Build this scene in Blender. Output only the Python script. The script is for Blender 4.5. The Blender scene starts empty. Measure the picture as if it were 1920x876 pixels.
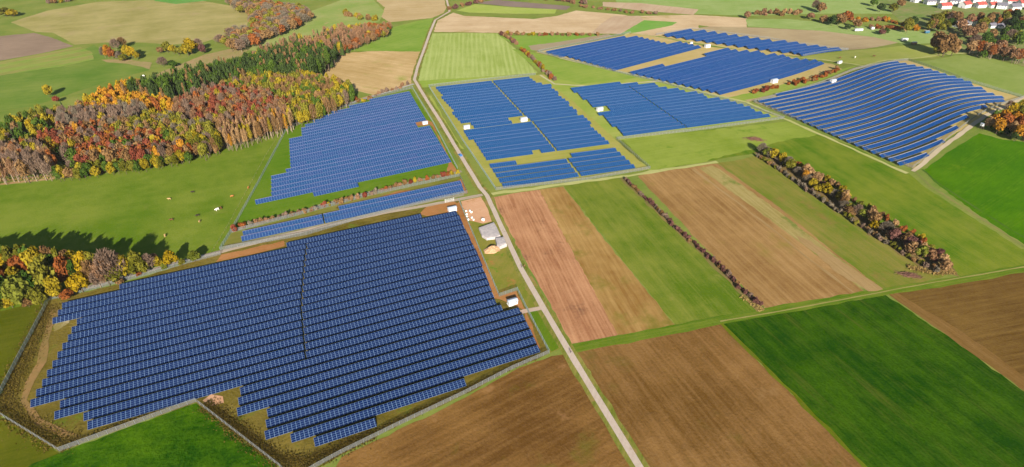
import bpy, bmesh, math, random
import numpy as np
from math import sin, cos, tan, atan, atan2, radians, degrees, hypot, pi, sqrt, floor, exp
from mathutils import Vector, Matrix
random.seed(7); RNG = np.random.default_rng(7)
SC = bpy.context.scene; COL = SC.collection

# ------------------------------------------------------------------ camera model (1920 x 876 photo pixels)
F = 1100.0; PITCH = atan(712 / F); CX, CY = 960.0, 438.0; H = 190.0
EXPOSURE = 1.30
KLIGHT = 1.50        # display value = albedo * KLIGHT for flat sunlit ground
HAZE = 0.000022

def terr(x, y):
    w = 60.0 if x < 380 else 78.0
    a = exp(-((x - 380) / w) ** 2)
    b = exp(-(((y - 490) / 165) ** 4))
    return 13.5 * a * b

def ray(px, py):
    dx = (px - CX) / F; dy = -(py - CY) / F
    return np.array([dx, cos(PITCH) + dy * sin(PITCH), -sin(PITCH) + dy * cos(PITCH)])

def W(px, py, z=0.0):
    """ground point (plus z metres) seen at a photo pixel, on the terrain"""
    v = ray(px, py); t = (H - z) / -v[2]
    for _ in range(12):
        p = v * t
        zz = terr(p[0], p[1]) + z
        t = 0.5 * t + 0.5 * (H - zz) / -v[2]
    p = v * t
    return (float(p[0]), float(p[1]))

def Q(S, off, pts):            # zoomed pixels -> photo pixels
    return [(off[0] + a / S, off[1] + b / S) for a, b in pts]

def azim(p, q):
    a = W(*p); b = W(*q)
    return degrees(atan2(b[0] - a[0], b[1] - a[1]))

# ------------------------------------------------------------------ colour + materials
def lin(c):
    c /= 255.0
    return c / 12.92 if c <= 0.04045 else ((c + 0.055) / 1.055) ** 2.4

def C(r, g, b, k=1.0):
    v = [lin(r) / KLIGHT * k, lin(g) / KLIGHT * k, lin(b) / KLIGHT * k]
    return tuple(min(0.85, max(0.0012, q)) for q in v) + (1.0,)

class NT:
    def __init__(s, name):
        s.m = bpy.data.materials.new(name); s.m.use_nodes = True
        s.t = s.m.node_tree; s.t.nodes.clear()
        s.out = s.t.nodes.new('ShaderNodeOutputMaterial')
    def n(s, typ, **kw):
        nd = s.t.nodes.new('ShaderNode' + typ)
        for k, v in kw.items(): setattr(nd, k, v)
        return nd
    def l(s, a, b): s.t.links.new(a, b)
    def setin(s, sock, v):
        if isinstance(v, bpy.types.NodeSocket): s.l(v, sock)
        else: sock.default_value = v
    def math(s, op, a, b=0.0, clamp=False):
        nd = s.n('Math', operation=op); nd.use_clamp = clamp
        s.setin(nd.inputs[0], a); s.setin(nd.inputs[1], b)
        return nd.outputs[0]
    def mix(s, f, a, b, blend='MIX'):
        nd = s.n('Mix', data_type='RGBA', blend_type=blend)
        s.setin(nd.inputs[0], f); s.setin(nd.inputs[6], a); s.setin(nd.inputs[7], b)
        return nd.outputs[2]
    def noise(s, vec, scale, detail=2.0, rough=0.5, dist=0.0):
        nd = s.n('TexNoise'); s.l(vec, nd.inputs['Vector'])
        nd.inputs['Scale'].default_value = scale; nd.inputs['Detail'].default_value = detail
        nd.inputs['Roughness'].default_value = rough; nd.inputs['Distortion'].default_value = dist
        return nd.outputs['Fac']
    def ramp(s, v, lo, hi):
        nd = s.n('MapRange'); nd.interpolation_type = 'SMOOTHSTEP'
        s.setin(nd.inputs[0], v); nd.inputs[1].default_value = lo; nd.inputs[2].default_value = hi
        return nd.outputs[0]
    def pbsdf(s, col, rough=0.9, spec=0.2, metal=0.0):
        b = s.n('BsdfPrincipled'); s.setin(b.inputs['Base Color'], col)
        s.setin(b.inputs['Roughness'], rough); b.inputs['Specular IOR Level'].default_value = spec
        s.setin(b.inputs['Metallic'], metal)
        s.l(b.outputs[0], s.out.inputs[0]); return b

_seed = [0.0]
def field_mat(name, A, B, az=0.0, big=1.2, streak=0.8, fine=0.7, mid=0.5, sw=2.5, rows=None, patch=None,
              patch2=None, bump=0.15, finescale=0.9, tram=None):
    m = NT(name); _seed[0] += 37.3
    geo = m.n('NewGeometry')
    mp = m.n('Mapping'); m.l(geo.outputs['Position'], mp.inputs[0])
    mp.inputs['Rotation'].default_value = (0, 0, -radians(90 - az))
    mp.inputs['Location'].default_value = (_seed[0], _seed[0] * 1.7, 0)
    v = mp.outputs[0]
    ms = m.n('Mapping'); m.l(v, ms.inputs[0]); ms.inputs['Scale'].default_value = (1 / 70, 1 / sw, 1)
    n1 = m.noise(v, 1 / 38, 3, 0.55); n2 = m.noise(ms.outputs[0], 1.0, 3, 0.6)
    n3 = m.noise(v, finescale, 2, 0.6); n4 = m.noise(v, 1 / 7, 3, 0.6)
    ml = m.n('Mapping'); m.l(v, ml.inputs[0]); ml.inputs['Scale'].default_value = (1 / 12, 1 / 1.1, 1)
    n5 = m.noise(ml.outputs[0], 1.0, 2, 0.5)
    def amt(n, a): return m.math('MULTIPLY', m.math('SUBTRACT', n, 0.5), a)
    f = m.math('ADD', m.math('ADD', amt(n1, big * 1.6), amt(n2, streak * 1.6)), m.math('ADD', amt(n3, fine), amt(n4, mid * 1.4)))
    f = m.math('ADD', f, amt(n5, streak * 0.7))
    f = m.math('ADD', f, 0.5, clamp=True)
    col = m.mix(f, A, B)
    if patch:
        pc, lo, hi, sc = patch[:4]
        pn = m.noise(ms.outputs[0] if len(patch) > 4 else v, patch[4] if len(patch) > 4 else 1 / sc, 4, 0.65)
        col = m.mix(m.ramp(pn, lo, hi), col, pc)
    if patch2:
        pc, lo, hi, sc = patch2[:4]
        mo = m.n('Mapping'); m.l(v, mo.inputs[0]); mo.inputs['Location'].default_value = (131, 57, 3)
        col = m.mix(m.ramp(m.noise(mo.outputs[0], 1 / sc, 4, 0.6), lo, hi), col, pc)
    if rows:
        per, am, rc = rows
        sx = m.n('SeparateXYZ'); m.l(v, sx.inputs[0])
        wob = m.math('MULTIPLY', m.math('SUBTRACT', n4, 0.5), per * 0.5)
        s = m.math('SINE', m.math('MULTIPLY', m.math('ADD', sx.outputs[1], wob), 2 * pi / per))
        s = m.math('MULTIPLY', m.math('ADD', m.math('MULTIPLY', s, 0.5), 0.5), am)
        s = m.math('MULTIPLY', s, m.ramp(n2, 0.3, 0.62))
        col = m.mix(s, col, rc)
    if tram:
        per, wd, tc, am = tram
        st = m.n('SeparateXYZ'); m.l(v, st.inputs[0])
        dd = m.math('ABSOLUTE', m.math('SUBTRACT', m.math('FRACT', m.math('ADD', m.math('DIVIDE', st.outputs[1], per), m.math('MULTIPLY', n1, 0.06))), 0.5))
        tl = m.math('MAXIMUM', m.math('LESS_THAN', dd, wd / per), m.math('LESS_THAN', m.math('ABSOLUTE', m.math('SUBTRACT', dd, 1.9 / per)), wd / per))
        col = m.mix(m.math('MULTIPLY', m.math('MULTIPLY', tl, m.ramp(n4, 0.35, 0.6)), am), col, tc)
    b = m.pbsdf(col, 0.95, 0.0)
    if bump:
        bn = m.n('Bump'); bn.inputs['Strength'].default_value = bump; bn.inputs['Distance'].default_value = 0.6
        m.l(m.math('ADD', n3, m.math('MULTIPLY', n4, 1.5)), bn.inputs['Height']); m.l(bn.outputs[0], b.inputs['Normal'])
    return m.m

def leaf_mat(name, A, B, rough=0.8, k=1.0):
    m = NT(name)
    oi = m.n('ObjectInfo'); geo = m.n('NewGeometry')
    n = m.noise(geo.outputs['Position'], 0.45, 2, 0.6)
    wn = m.n('TexWhiteNoise', noise_dimensions='1D')
    f = m.math('ADD', m.math('MULTIPLY', m.math('SUBTRACT', n, 0.5), 1.6), m.math('ADD', m.math('MULTIPLY', m.math('SUBTRACT', oi.outputs['Random'], 0.5), 0.9), 0.5), clamp=True)
    at = m.n('Attribute', attribute_name='tint')
    f = m.math('ADD', f, m.math('MULTIPLY', m.math('SUBTRACT', at.outputs['Fac'], 0.5), 0.8), clamp=True)
    col = m.mix(f, A, B)
    d = m.n('BsdfDiffuse'); m.l(col, d.inputs[0])
    tr = m.n('BsdfTranslucent'); m.l(col, tr.inputs[0])
    mx = m.n('MixShader'); mx.inputs[0].default_value = 0.25
    m.l(d.outputs[0], mx.inputs[1]); m.l(tr.outputs[0], mx.inputs[2]); m.l(mx.outputs[0], m.out.inputs[0])
    return m.m

def plain(name, A, B=None, sc=1.0, rough=0.8, spec=0.3, metal=0.0):
    m = NT(name); geo = m.n('NewGeometry')
    col = m.mix(m.ramp(m.noise(geo.outputs['Position'], sc, 3, 0.6), 0.3, 0.7), A, B or tuple(c * 0.8 for c in A[:3]) + (1,))
    m.pbsdf(col, rough, spec, metal); return m.m

def panel_mat(name, base, base2, line, lw=0.045, gloss=0.22, lip=0.0, lipcol=None):
    m = NT(name)
    uv = m.n('UVMap'); sx = m.n('SeparateXYZ'); m.l(uv.outputs[0], sx.inputs[0])
    u, v = sx.outputs[0], sx.outputs[1]
    def line_of(c, w):
        fr = m.math('FRACT', c); d = m.math('ABSOLUTE', m.math('SUBTRACT', fr, 0.5))
        return m.math('GREATER_THAN', d, 0.5 - w)
    lu = line_of(u, lw * 0.75); lv = line_of(v, lw * 1.0)
    # wider silver gap every fourth module (table joint)
    ln = m.math('MAXIMUM', lu, m.math('MULTIPLY', lv, 0.75))
    fu = m.math('FLOOR', u); fv = m.math('FLOOR', v)
    cb = m.n('CombineXYZ'); m.l(fu, cb.inputs[0]); m.l(fv, cb.inputs[1])
    oi = m.n('ObjectInfo'); m.l(m.math('MULTIPLY', oi.outputs['Random'], 97.0), cb.inputs[2])
    wn = m.n('TexWhiteNoise', noise_dimensions='3D'); m.l(cb.outputs[0], wn.inputs[0])
    cb2 = m.n('CombineXYZ'); m.l(m.math('FLOOR', m.math('DIVIDE', u, 7.0)), cb2.inputs[0]); m.l(m.math('MULTIPLY', oi.outputs['Random'], 53.0), cb2.inputs[1])
    wn2 = m.n('TexWhiteNoise', noise_dimensions='2D'); m.l(cb2.outputs[0], wn2.inputs[0])
    f = m.math('ADD', m.math('MULTIPLY', wn.outputs[0], 0.45), m.math('MULTIPLY', wn2.outputs[0], 0.55))
    col = m.mix(f, base, base2)
    col = m.mix(ln, col, line)
    if lip:
        lp = m.math('GREATER_THAN', v, 4.0 - lip)
        col = m.mix(m.math('MULTIPLY', lp, m.ramp(oi.outputs['Random'], -0.3, 0.6)), col, lipcol)
    b = m.pbsdf(col, gloss, 0.5)
    m.l(m.math('ADD', m.math('MULTIPLY', ln, 0.25), gloss), b.inputs['Roughness'])
    return m.m

# ------------------------------------------------------------------ object helpers
def tag(o, label=None, cat=None, group=None, kind=None):
    if label: o['label'] = label
    if cat: o['category'] = cat
    if group: o['group'] = group
    if kind: o['kind'] = kind
    return o

def empty(name, loc, rz=0.0):
    o = bpy.data.objects.new(name, None); COL.objects.link(o)
    o.location = loc; o.rotation_euler = (0, 0, rz); o.empty_display_size = 1.0
    return o

def mesh_obj(name, verts, faces, mat, parent=None, smooth=False, uvs=None, matidx=None):
    me = bpy.data.meshes.new(name); me.from_pydata([tuple(v) for v in verts], [], faces)
    for mm in (mat if isinstance(mat, (list, tuple)) else [mat]): me.materials.append(mm)
    if uvs is not None:
        ul = me.uv_layers.new(name='UVMap'); ul.data.foreach_set('uv', np.asarray(uvs, dtype=np.float32).ravel())
    if matidx is not None: me.polygons.foreach_set('material_index', matidx)
    if smooth: me.polygons.foreach_set('use_smooth', [True] * len(me.polygons))
    me.update()
    o = bpy.data.objects.new(name, me); COL.objects.link(o)
    if parent: o.parent = parent
    return o

class MB:
    """collects solid shapes into one mesh"""
    def __init__(s): s.v = []; s.f = []
    def box(s, c, size, rz=0.0, top=1.0):
        cx, cy, cz = c; a, b, h = size[0] / 2, size[1] / 2, size[2] / 2
        n = len(s.v)
        for dz, k in ((-h, 1.0), (h, top)):
            for dx, dy in ((-a, -b), (a, -b), (a, b), (-a, b)):
                x, y = dx * k, dy * k
                s.v.append((cx + x * cos(rz) - y * sin(rz), cy + x * sin(rz) + y * cos(rz), cz + dz))
        s.f += [tuple(n + i for i in q) for q in ((3, 2, 1, 0), (4, 5, 6, 7), (0, 1, 5, 4), (1, 2, 6, 5), (2, 3, 7, 6), (3, 0, 4, 7))]
    def tube(s, p, q, r0, r1, n=6, cap=True):
        p = Vector(p); q = Vector(q); d = (q - p)
        if d.length < 1e-6: return
        d.normalize(); u = d.orthogonal().normalized(); w = d.cross(u); k = len(s.v)
        for c, r in ((p, r0), (q, r1)):
            for i in range(n):
                a = 2 * pi * i / n; s.v.append(tuple(c + u * (r * cos(a)) + w * (r * sin(a))))
        for i in range(n):
            j = (i + 1) % n; s.f.append((k + i, k + j, k + n + j, k + n + i))
        if cap: s.f.append(tuple(k + n + i for i in range(n))); s.f.append(tuple(k + n - 1 - i for i in range(n)))
    def poly(s, pts): n = len(s.v); s.v += [tuple(p) for p in pts]; s.f.append(tuple(range(n, n + len(pts))))
    def build(s, name, mat, parent=None, smooth=False): return mesh_obj(name, s.v, s.f, mat, parent, smooth)

NUM = 'first second third fourth fifth sixth seventh eighth ninth tenth eleventh twelfth thirteenth fourteenth fifteenth sixteenth seventeenth eighteenth nineteenth'.split()
TENS = {2: 'twent', 3: 'thirt', 4: 'fort', 5: 'fift', 6: 'sixt', 7: 'sevent', 8: 'eight', 9: 'ninet'}
def nth(n):
    if n < 20: return NUM[n - 1]
    t, u = divmod(n, 10)
    if t >= 10: return 'hundred-and-' + nth(n - 100) if n > 100 else 'hundredth'
    return TENS[t] + ('ieth' if u == 0 else 'y-' + NUM[u - 1])

# ------------------------------------------------------------------ draped ground sheets
LV = 0.04
_cnt = [0]
def lvz(level):
    _cnt[0] += 1
    return level * LV + (_cnt[0] % 37) * 0.001
def densify(pts, step=5.0, jit=0.35, closed=True):
    out = []; n = len(pts)
    for i in range(n if closed else n - 1):
        a = np.array(pts[i]); b = np.array(pts[(i + 1) % n]); L = np.linalg.norm(b - a)
        k = max(1, int(L / step)); nn = np.array([-(b - a)[1], (b - a)[0]]) / max(L, 1e-6)
        for j in range(k):
            p = a + (b - a) * j / k
            if j: p = p + nn * random.gauss(0, jit)
            out.append(p)
    if not closed: out.append(np.array(pts[-1]))
    return out

def near_hill(xs, ys): return max(xs) > 205 and min(xs) < 605 and max(ys) > 205 and min(ys) < 765

def sheet(name, world_pts, mat, level, label=None, kind='structure', cat=None):
    zl = lvz(level); bm = bmesh.new()
    vs = [bm.verts.new((p[0], p[1], 0)) for p in world_pts]
    f = bm.faces.new(vs)
    bmesh.ops.triangulate(bm, faces=[f])
    xs = [p[0] for p in world_pts]; ys = [p[1] for p in world_pts]
    if near_hill(xs, ys):
        cell = 5.0
        for ax, lo, hi, mn, mx in ((0, 205, 605, min(xs), max(xs)), (1, 205, 765, min(ys), max(ys))):
            c = max(lo, floor(mn / cell) * cell)
            while c < min(hi, mx):
                if c > mn:
                    co = (c, 0, 0) if ax == 0 else (0, c, 0); no = (1, 0, 0) if ax == 0 else (0, 1, 0)
                    bmesh.ops.bisect_plane(bm, geom=bm.verts[:] + bm.edges[:] + bm.faces[:], plane_co=co, plane_no=no, dist=1e-5)
                c += cell
        bmesh.ops.triangulate(bm, faces=bm.faces[:])
    for v in bm.verts: v.co.z = terr(v.co.x, v.co.y) + zl
    for f in bm.faces:
        f.normal_update()
        if f.normal.z < 0: f.normal_flip()
    me = bpy.data.meshes.new(name); bm.to_mesh(me); bm.free(); me.materials.append(mat)
    o = bpy.data.objects.new(name, me); COL.objects.link(o)
    return tag(o, label, cat, None, kind)

def field(name, px, mat, level, label, jit=0.32):
    return sheet(name, densify([W(*p) for p in px], 3.5, jit), mat, level, label)

def ribbon_pts(px, width, step=6.0, jit=0.12, world=False):
    pts = px if world else [W(*p) for p in px]
    c = densify(pts, step, 0.0, closed=False)
    L, R = [], []
    for i, p in enumerate(c):
        a = c[max(0, i - 1)]; b = c[min(len(c) - 1, i + 1)]; d = b - a; d = d / (np.linalg.norm(d) + 1e-9); n = np.array([-d[1], d[0]])
        w = width / 2
        L.append(p + n * (w + random.gauss(0, jit))); R.append(p - n * (w + random.gauss(0, jit)))
    return L, R, c

def ribbon(name, px, width, mat, level, label, jit=0.12, kind='structure'):
    L, R, c = ribbon_pts(px, width, jit=jit)
    n = len(L); v = []; f = []; zl = lvz(level)
    for a, b in zip(L, R):
        m = (a + b) / 2
        for p in (a, m, b): v.append((p[0], p[1], terr(p[0], p[1]) + zl))
    for i in range(n - 1):
        for k in (0, 1):
            a = 3 * i + k; f.append((a, a + 1, a + 4, a + 3))
    o = mesh_obj(name, v, f, mat)
    me = o.data
    if me.polygons[0].normal.z < 0: me.flip_normals()
    return tag(o, label, None, None, kind)

# ------------------------------------------------------------------ ground sheet
def build_ground(mat):
    xs = list(np.arange(-3000, 205, 65.0)) + list(np.arange(205, 605, 5.0)) + list(np.arange(605, 3001, 62.0))
    ys = list(np.arange(-400, 205, 71.0)) + list(np.arange(205, 765, 5.0)) + list(np.arange(765, 3601, 73.0))
    xs = sorted(set([round(x, 2) for x in xs])); ys = sorted(set([round(y, 2) for y in ys]))
    v = [(x, y, terr(x, y)) for y in ys for x in xs]; nx = len(xs)
    f = [(j * nx + i, j * nx + i + 1, (j + 1) * nx + i + 1, (j + 1) * nx + i) for j in range(len(ys) - 1) for i in range(nx - 1)]
    tag(mesh_obj('ground', v, f, mat), 'green meadow land around the solar park', None, None, 'structure')

G_olive = C(128, 140, 62)
M_ground = field_mat('meadow', C(112, 134, 52), C(146, 150, 74), 60, big=1.3, streak=0.4)
build_ground(M_ground)

# ---- near fields
az_b = azim((1350, 607), (1625, 876)) 
m_brownL = field_mat('soil_olive_brown', C(106, 74, 34), C(146, 108, 58), azim((640, 851), (1030, 664)), streak=0.8, sw=4, big=1.6, patch=(C(112, 100, 38), 0.56, 0.74, 24), patch2=(C(166, 124, 78), 0.64, 0.78, 20), fine=1.0, bump=0.3, rows=(3.0, 0.22, C(160, 120, 72)))
field('field', [(560, 1010), (640, 858), (870, 747), (960, 697), (1034, 668), (1062, 664), (1130, 776), (1200, 890), (1280, 1010)], m_brownL, 1, 'olive brown ploughed field below the front solar field')
m_brownM = field_mat('soil_tan', C(112, 80, 36), C(150, 112, 64), az_b, streak=0.75, sw=3, big=1.3, patch=(C(112, 96, 40), 0.55, 0.75, 30), patch2=(C(160, 124, 78), 0.62, 0.78, 22), fine=1.0, bump=0.3, rows=(2.6, 0.25, C(158, 122, 76)))
field('field', [(1076, 652), (1200, 636), (1350, 607), (1408, 664), (1508, 762), (1620, 876), (1740, 1000), (1310, 1010), (1215, 876), (1120, 722)], m_brownM, 1, 'smooth brown tilled field right of the farm road')
m_deep = field_mat('crop_deep_green', C(30, 70, 4), C(66, 100, 12), az_b, streak=0.9, sw=5, big=1.5, mid=0.8, fine=1.0, patch=(C(90, 96, 34), 0.53, 0.78, 16, 0.9), tram=(21.0, 0.45, C(80, 94, 30), 0.30), bump=0.35)
field('field', [(1354, 606), (1500, 580), (1660, 553), (1790, 640), (1925, 738), (2080, 850), (2150, 1010), (1746, 1000), (1624, 876), (1511, 762), (1411, 664)], m_deep, 1, 'deep green winter crop field at the lower right')
m_gedge = field_mat('crop_edge', C(96, 104, 22), C(116, 128, 30), az_b, streak=0.5)
ribbon('field_edge', [(1352, 607), (1409, 664), (1509, 762), (1622, 876), (1742, 1000)], 1.5, m_gedge, 4, 'ochre-green seam between brown and deep green field', 0.35)
m_brownR = field_mat('soil_right', C(100, 74, 34), C(136, 106, 54), azim((1665, 550), (1920, 508)) , streak=1.1, sw=2.0, big=1.0, rows=(3.2, 0.35, C(110, 84, 40)), patch=(C(168, 150, 70), 0.66, 0.8, 20))
field('field', [(1665, 550), (1790, 531), (1922, 508), (2080, 482), (2200, 900), (2080, 845), (1930, 736), (1790, 634)], m_brownR, 1, 'brown furrowed field at the right edge')
m_tanstrip = field_mat('headland', C(124, 92, 46), C(146, 114, 66), azim((1665, 550), (1925, 736)), streak=1.2)
field('field_margin', [(1664, 551), (1682, 549), (1800, 620), (1930, 712), (2080, 822), (2080, 850), (1930, 740), (1790, 640)], m_tanstrip, 2, 'bare tan headland strip beside the deep green field', 0.3)

# grass belt with the cross track
m_belt = field_mat('belt_grass', C(84, 116, 22), C(124, 136, 48), azim((1085, 648), (1410, 585)), streak=1.2, sw=1.5)
ribbon('grass_track', [(1068, 655), (1150, 640), (1262, 618), (1410, 590), (1500, 574), (1660, 547), (1790, 527), (1925, 503), (2080, 478)], 5.6, m_belt, 3, 'grass track running between the lower and upper fields', 0.3)
m_rut = field_mat('grass_rut', C(150, 146, 78), C(170, 158, 96), 60, streak=0.6)
for off in (0,):
    ribbon('wheel_rut', [(1350, 603), (1440, 588), (1560, 566), (1700, 539), (1925, 500), (2080, 474)], 0.7, m_rut, 5, 'pale wheel rut along the grass track', 0.1)

# plowed strips between road and hedges
a1 = azim((1010, 358), (1155, 625))
m_plow = field_mat('plough_reddish', C(158, 106, 72), C(208, 154, 112), a1, streak=1.0, sw=2.5, big=1.2, rows=(1.9, 0.42, C(208, 160, 116)), patch=(C(122, 84, 62), 0.58, 0.72, 26))
field('field', [(921, 371), (968, 362), (1012, 356), (1085, 492), (1160, 627), (1120, 640), (1072, 645), (1000, 515)], m_plow, 1, 'reddish brown ploughed field beside the farm road')
m_oliv = field_mat('soil_ochre', C(150, 112, 58), C(190, 154, 94), a1, streak=1.0, sw=3, big=1.2, patch=(C(134, 120, 50), 0.5, 0.68, 25), fine=0.3)
field('field', [(1011, 356), (1030, 353), (1056, 350), (1150, 470), (1265, 609), (1240, 617), (1158, 628), (1085, 492)], m_oliv, 2, 'ochre stubble strip beside the reddish ploughed field')
m_gstrip = field_mat('strip_green', C(92, 118, 26), C(136, 142, 56), azim((1060, 348), (1265, 608)), streak=0.8, sw=4, big=1.4, patch=(C(140, 140, 64), 0.62, 0.78, 9), tram=(15.0, 0.35, C(140, 140, 66), 0.25))
field('field', [(1057, 349), (1100, 342), (1166, 333), (1240, 405), (1330, 492), (1424, 580), (1340, 598), (1266, 609), (1160, 478)], m_gstrip, 1, 'bright green strip left of the purple hedge')
m_hbase = field_mat('hedge_base', C(150, 128, 80), C(122, 116, 62), azim((1172, 335), (1425, 570)), streak=0.5)
ribbon('hedge_verge', [(1166, 333), (1230, 392), (1320, 478), (1400, 556), (1428, 583)], 4.4, m_hbase, 3, 'dry grass verge under the purple hedge', 0.5)
m_tanI = field_mat('soil_gold', C(140, 104, 58), C(180, 142, 90), azim((1345, 308), (1655, 545)), streak=0.75, sw=3.0, big=1.2, patch=(C(150, 128, 62), 0.56, 0.74, 34), rows=(2.6, 0.22, C(190, 156, 104)))
field('field', [(1196, 330), (1255, 317), (1300, 311), (1345, 307), (1460, 388), (1560, 470), (1658, 545), (1560, 562), (1436, 578), (1340, 484), (1260, 400)], m_tanI, 2, 'golden brown harrowed field between the two hedges')
m_oI = field_mat('soil_fallow', C(150, 134, 70), C(176, 158, 100), azim((1345, 308), (1655, 545)), streak=1.2, sw=1.8, patch=(C(122, 132, 60), 0.5, 0.66, 18))
field('field_strip', [(1312, 316), (1335, 311), (1350, 318), (1470, 404), (1570, 482), (1652, 542), (1620, 546), (1520, 470), (1420, 395)], m_oI, 3, 'fallow greenish strip along the golden field edge')
m_pale = field_mat('track_pale', C(160, 130, 84), C(178, 148, 100), azim((1345, 308), (1655, 545)), streak=1.3, sw=0.9)
field('field_strip', [(1488, 440), (1520, 452), (1580, 492), (1656, 543), (1628, 547), (1560, 505)], m_pale, 4, 'pale driven headland at the corner of the golden field', 0.6)
ribbon('wheel_track', [(1300, 318), (1372, 372), (1440, 424), (1520, 488), (1600, 549)], 1.6, m_pale, 4, 'pale wheel track down the golden field', 0.3)
m_gJ = field_mat('strip_olive_green', C(110, 126, 38), C(144, 134, 64), azim((1420, 292), (1760, 515)), streak=1.1, sw=4, big=1.3, patch=(C(142, 122, 62), 0.54, 0.74, 22))
field('field', [(1346, 306), (1385, 300), (1420, 292), (1530, 366), (1640, 437), (1770, 518), (1660, 546), (1560, 470), (1460, 388)], m_gJ, 2, 'patchy green strip left of the thick hedge')
m_khb = field_mat('copse_floor', C(118, 98, 60), C(150, 130, 84), 120, streak=0.4)
field('hedge_verge', [(1412, 286), (1432, 284), (1470, 296), (1540, 340), (1620, 402), (1700, 448), (1790, 505), (1800, 520), (1740, 512), (1640, 446), (1530, 372)], m_khb, 4, 'leaf litter and dry grass under the thick hedge', 0.8)
m_gL = field_mat('pasture_right', C(82, 118, 18), C(128, 138, 44), azim((1430, 275), (1790, 520)), streak=0.9, sw=8, big=1.6, patch=(C(122, 132, 48), 0.58, 0.8, 30), tram=(24.0, 0.5, C(134, 140, 62), 0.25))
field('field', [(1168, 262), (1300, 247), (1440, 232), (1476, 228), (1600, 275), (1705, 326), (1735, 352), (1830, 412), (1925, 474), (2080, 560), (2080, 480), (1925, 502), (1800, 522), (1420, 287), (1300, 306), (1222, 322)], m_gL, 1, 'long green pasture right of the thick hedge')
m_bright = field_mat('crop_bright', C(62, 110, 0), C(84, 126, 6), azim((1735, 320), (1845, 250)), big=1.4, streak=0.7, fine=0.9, patch=(C(110, 132, 20), 0.6, 0.78, 20), tram=(18.0, 0.4, C(110, 130, 30), 0.25))
field('meadow_patch', [(1168, 262), (1300, 247), (1440, 232), (1476, 228), (1540, 252), (1480, 262), (1400, 282), (1330, 300), (1222, 322)], field_mat('pasture_light', C(128, 148, 48), C(156, 168, 74), 70, big=1.3, streak=0.5, patch=(C(110, 140, 40), 0.56, 0.74, 22)), 2, 'light green upper end of the right pasture', 0.8)
field('field', [(1733, 318), (1780, 284), (1836, 250), (1880, 262), (1930, 268), (2060, 290), (2120, 560), (1925, 462), (1830, 400), (1750, 340)], m_bright, 1, 'vivid yellow-green crop field at the right edge')
m_dry = field_mat('dry_verge', C(150, 140, 84), C(122, 132, 66), 100, streak=0.8, sw=1.2)
ribbon('field_boundary', [(1716, 322), (1745, 350), (1830, 404), (1925, 466), (2060, 552)], 2.0, m_dry, 3, 'dry grass boundary strip between the right pastures', 0.4)
m_dark = field_mat('verge_dark', C(58, 98, 30), C(96, 118, 46), 100, streak=0.8, sw=1.2)
ribbon('field_boundary', [(1728, 318), (1760, 344), (1845, 400), (1930, 452), (2060, 536)], 1.6, m_dark, 3, 'dark weedy verge along the vivid crop field', 0.4)

# ---- left pasture, crop lower left
m_past = field_mat('cow_pasture', C(96, 124, 26), C(128, 142, 50), 70, big=1.6, streak=0.5, sw=12, mid=0.7, fine=0.8, patch=(C(128, 136, 56), 0.6, 0.8, 20))
field('pasture', [(-160, 372), (0, 348), (100, 338), (200, 326), (300, 306), (370, 290), (430, 274), (500, 252), (536, 240), (500, 310), (432, 430), (410, 474), (350, 494), (240, 520), (120, 560), (60, 575), (0, 588), (-200, 640)], m_past, 1, 'green cow pasture below the autumn forest')
m_cropL = field_mat('crop_left', C(84, 92, 14), C(112, 112, 30), 70, streak=0.7, big=1.2)
field('field', [(-200, 610), (0, 584), (92, 563), (82, 586), (40, 664), (0, 742), (-60, 770), (-400, 900)], m_cropL, 2, 'yellow-green crop left of the front fence')
m_cropB = field_mat('crop_bottom', C(34, 76, 0), C(80, 116, 12), azim((0, 860), (112, 847)), streak=0.5, sw=4, big=1.0, mid=1.2, fine=1.2, bump=0.6, finescale=0.7)
field('field', [(112, 850), (240, 802), (368, 757), (440, 812), (525, 882), (620, 1010), (-100, 1010), (60, 870)], m_cropB, 2, 'lush bright green crop below the front fence')
field('field', [(-120, 722), (0, 782), (60, 816), (114, 852), (40, 900), (-60, 1010), (-500, 1010)], m_cropL, 1, 'olive green crop outside the lower left fence corner')

# ---- compound floors
m_comp = field_mat('compound_grass', C(98, 88, 30), C(138, 120, 56), 66, streak=0.5, mid=0.9, fine=0.9, big=1.0, patch=(C(104, 118, 34), 0.55, 0.7, 14), bump=0.4)
m_soil = field_mat('orange_soil', C(158, 106, 58), C(188, 134, 84), 66, streak=0.4, patch=(C(150, 130, 60), 0.6, 0.75, 8))
m_pink = field_mat('pink_soil', C(206, 152, 112), C(224, 178, 140), 60, streak=0.5, patch=(C(190, 142, 92), 0.55, 0.7, 7))
field('compound_ground', [(92, 563), (240, 530), (416, 472), (560, 432), (700, 402), (862, 376), (900, 470), (936, 556), (970, 545), (988, 582), (1030, 663), (960, 693), (870, 741), (750, 797), (640, 853), (592, 880), (560, 1000), (525, 878), (368, 755), (240, 800), (112, 848), (0, 778), (-130, 700), (0, 743)], m_comp, 3, 'rough grass floor of the front solar compound')
field('bare_soil', [(846, 392), (861, 378), (900, 470), (936, 556), (968, 546), (986, 584), (970, 576), (938, 562), (925, 560), (884, 460), (858, 398)], m_soil, 5, 'orange bare soil beside the front panel rows')
field('bare_soil', [(786, 402), (800, 388), (850, 378), (862, 384), (858, 398), (800, 406)], m_soil, 5, 'orange bare soil behind the topmost front row')
field('bare_soil', [(415, 478), (533, 452), (534, 462), (480, 476), (405, 492)], m_soil, 5, 'orange soil patch above the front panel rows')
field('bare_soil', [(985, 584), (993, 600), (1014, 655), (1006, 650), (985, 602)], m_soil, 5, 'narrow orange soil strip at the lower right fence')
m_path = field_mat('worn_path', C(166, 128, 84), C(136, 118, 66), 10, streak=0.6, mid=1.2, patch=(C(200, 130, 88), 0.6, 0.7, 9))
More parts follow.
